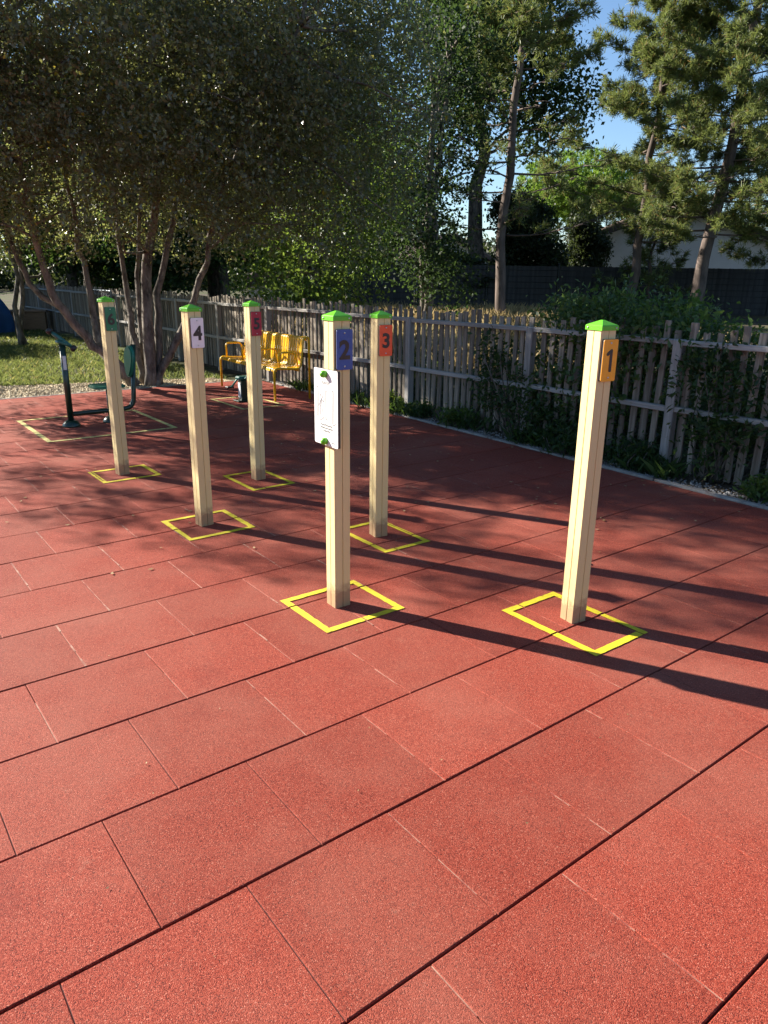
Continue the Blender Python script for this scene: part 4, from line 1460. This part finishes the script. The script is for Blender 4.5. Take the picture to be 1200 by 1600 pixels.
pL, pR, pk = at(886, 380, 34), at(1200, 380, 34), at(1042, 318, 34)
house('white_house', 'white gabled house behind the pines on the right', ((pL[0] + pR[0]) / 2 + .35, 34, .45), D2R(-17), pR[0] - pL[0] - .9, 9, 2.8, 4.25, False)
house('distant_house', 'distant house with a clay roof peeping between the trees in the centre', (4.6, 56, .4), D2R(25), 6, 7, 2.6, 4.0)
sp = at(412, 445, 22)
house('garden_shed', 'small pale shed glimpsed under the trees left of centre', (sp[0] + .15, 21.0, gzz(sp[0], 21)), D2R(-4), .8, 1.4, 1.12, 1.2, False, .06)

# ------------------------------------------------------------------ tarpaulin heap and planter at the far left
tp_ = gp(-42, 521)
b = MB()
nu, nv = 36, 18
vs, fs = [], []
for i in range(nu):
    for j in range(nv):
        a = 2 * math.pi * i / nu; e = math.pi / 2 * j / (nv - 1)
        r = math.cos(e) ** .6
        wr = 1 + .07 * math.sin(5 * a + 3 * e) + .05 * math.sin(11 * a - 2 * e) + random.uniform(-.015, .015)
        vs.append((1.0 * r * math.cos(a) * wr, .8 * r * math.sin(a) * wr, 1.25 * math.sin(e) ** .8 * (1 + .05 * math.sin(4 * a))))
for i in range(nu):
    for j in range(nv - 1):
        i2 = (i + 1) % nu
        fs.append((i * nv + j, i2 * nv + j, i2 * nv + j + 1, i * nv + j + 1))
b.add(vs, fs, 0, True)
o = b.build('tarpaulin', M['tarp'])
o.location = (tp_[0], tp_[1], gzz(*tp_) - .02)
tag(o, 'blue tarpaulin draped over a heap at the far left of the lawn', 'tarpaulin')
pl = gp(47, 516)
pt = thing('wooden_planter', 'brown wooden box planter on the lawn beside the blue tarpaulin', 'planter', (pl[0], pl[1], gzz(*pl)), D2R(20))
for nm, c_, s_ in (('side_board', (0, -.3, .28), (.95, .04, .52)), ('side_board', (0, .3, .28), (.95, .04, .52)), ('side_board', (-.455, 0, .28), (.04, .556, .52)), ('side_board', (.455, 0, .28), (.04, .556, .52))):
    b = MB(); b.box(c_, s_, bev=.006); b.build(nm, M['planter'], pt)
for c_, s_ in (((0, -.31, .565), (1.02, .09, .045)), ((0, .31, .565), (1.02, .09, .045)), ((-.47, 0, .565), (.09, .526, .045)), ((.47, 0, .565), (.09, .526, .045))):
    b = MB(); b.box(c_, s_, bev=.006); b.build('rim_board', M['planter'], pt)
b = MB(); b.box((0, 0, .45), (.86, .55, .08)); b.build('potting_soil', M['litter_soil'], pt)

# ------------------------------------------------------------------ light, sky, camera
SUN_AZ = math.atan2(.42, -.908)          # direction toward the sun in the ground plane
SUN_EL = D2R(27.7)
w = bpy.data.worlds.new('World')
scene.world = w
w.use_nodes = True
nt = w.node_tree
nt.nodes.clear()
sky = nt.nodes.new('ShaderNodeTexSky')
sky.sky_type = 'NISHITA'
sky.sun_disc = False
sky.sun_elevation = SUN_EL
sky.sun_rotation = math.atan2(-.908, .42)
sky.air_density = 1.0
sky.dust_density = 0.0
sky.ozone_density = 4.0
bgn = nt.nodes.new('ShaderNodeBackground')
bgn.inputs[1].default_value = .055
wo = nt.nodes.new('ShaderNodeOutputWorld')
nt.links.new(sky.outputs[0], bgn.inputs[0])
nt.links.new(bgn.outputs[0], wo.inputs[0])
sd = bpy.data.lights.new('sun', 'SUN')
sd.energy = 5.0
sd.angle = D2R(.53)
sd.color = (1.0, .93, .82)
so = bpy.data.objects.new('sun', sd)
COL.objects.link(so)
sdir = Vector((math.cos(SUN_AZ) * math.cos(SUN_EL), math.sin(SUN_AZ) * math.cos(SUN_EL), math.sin(SUN_EL)))
so.rotation_euler = (-sdir).to_track_quat('-Z', 'Y').to_euler()
so.location = (-10, 5, 12)

cam = bpy.data.cameras.new('camera')
co = bpy.data.objects.new('camera', cam)
COL.objects.link(co)
cp, spn = math.cos(PITCH), math.sin(PITCH)
c, s = math.cos(ROLL), math.sin(ROLL)
Rx, U0, Fw = Vector((1, 0, 0)), Vector((0, spn, cp)), Vector((0, cp, -spn))
right = c * Rx + s * U0
upv = -s * Rx + c * U0
mw = Matrix((right, upv, -Fw)).transposed().to_4x4()
mw.translation = (0, 0, H)
co.matrix_world = mw
cam.sensor_fit = 'VERTICAL'
cam.sensor_height = 24.0
cam.lens = 24.0 * F / 1600
cam.clip_start = .05
cam.clip_end = 600
scene.camera = co
vs_ = scene.view_settings
vs_.view_transform = 'Standard'
vs_.look = 'None'
vs_.exposure = 1.78
vs_.gamma = 1
vs_.use_curve_mapping = False
scene.render.resolution_x, scene.render.resolution_y = 768, 1024
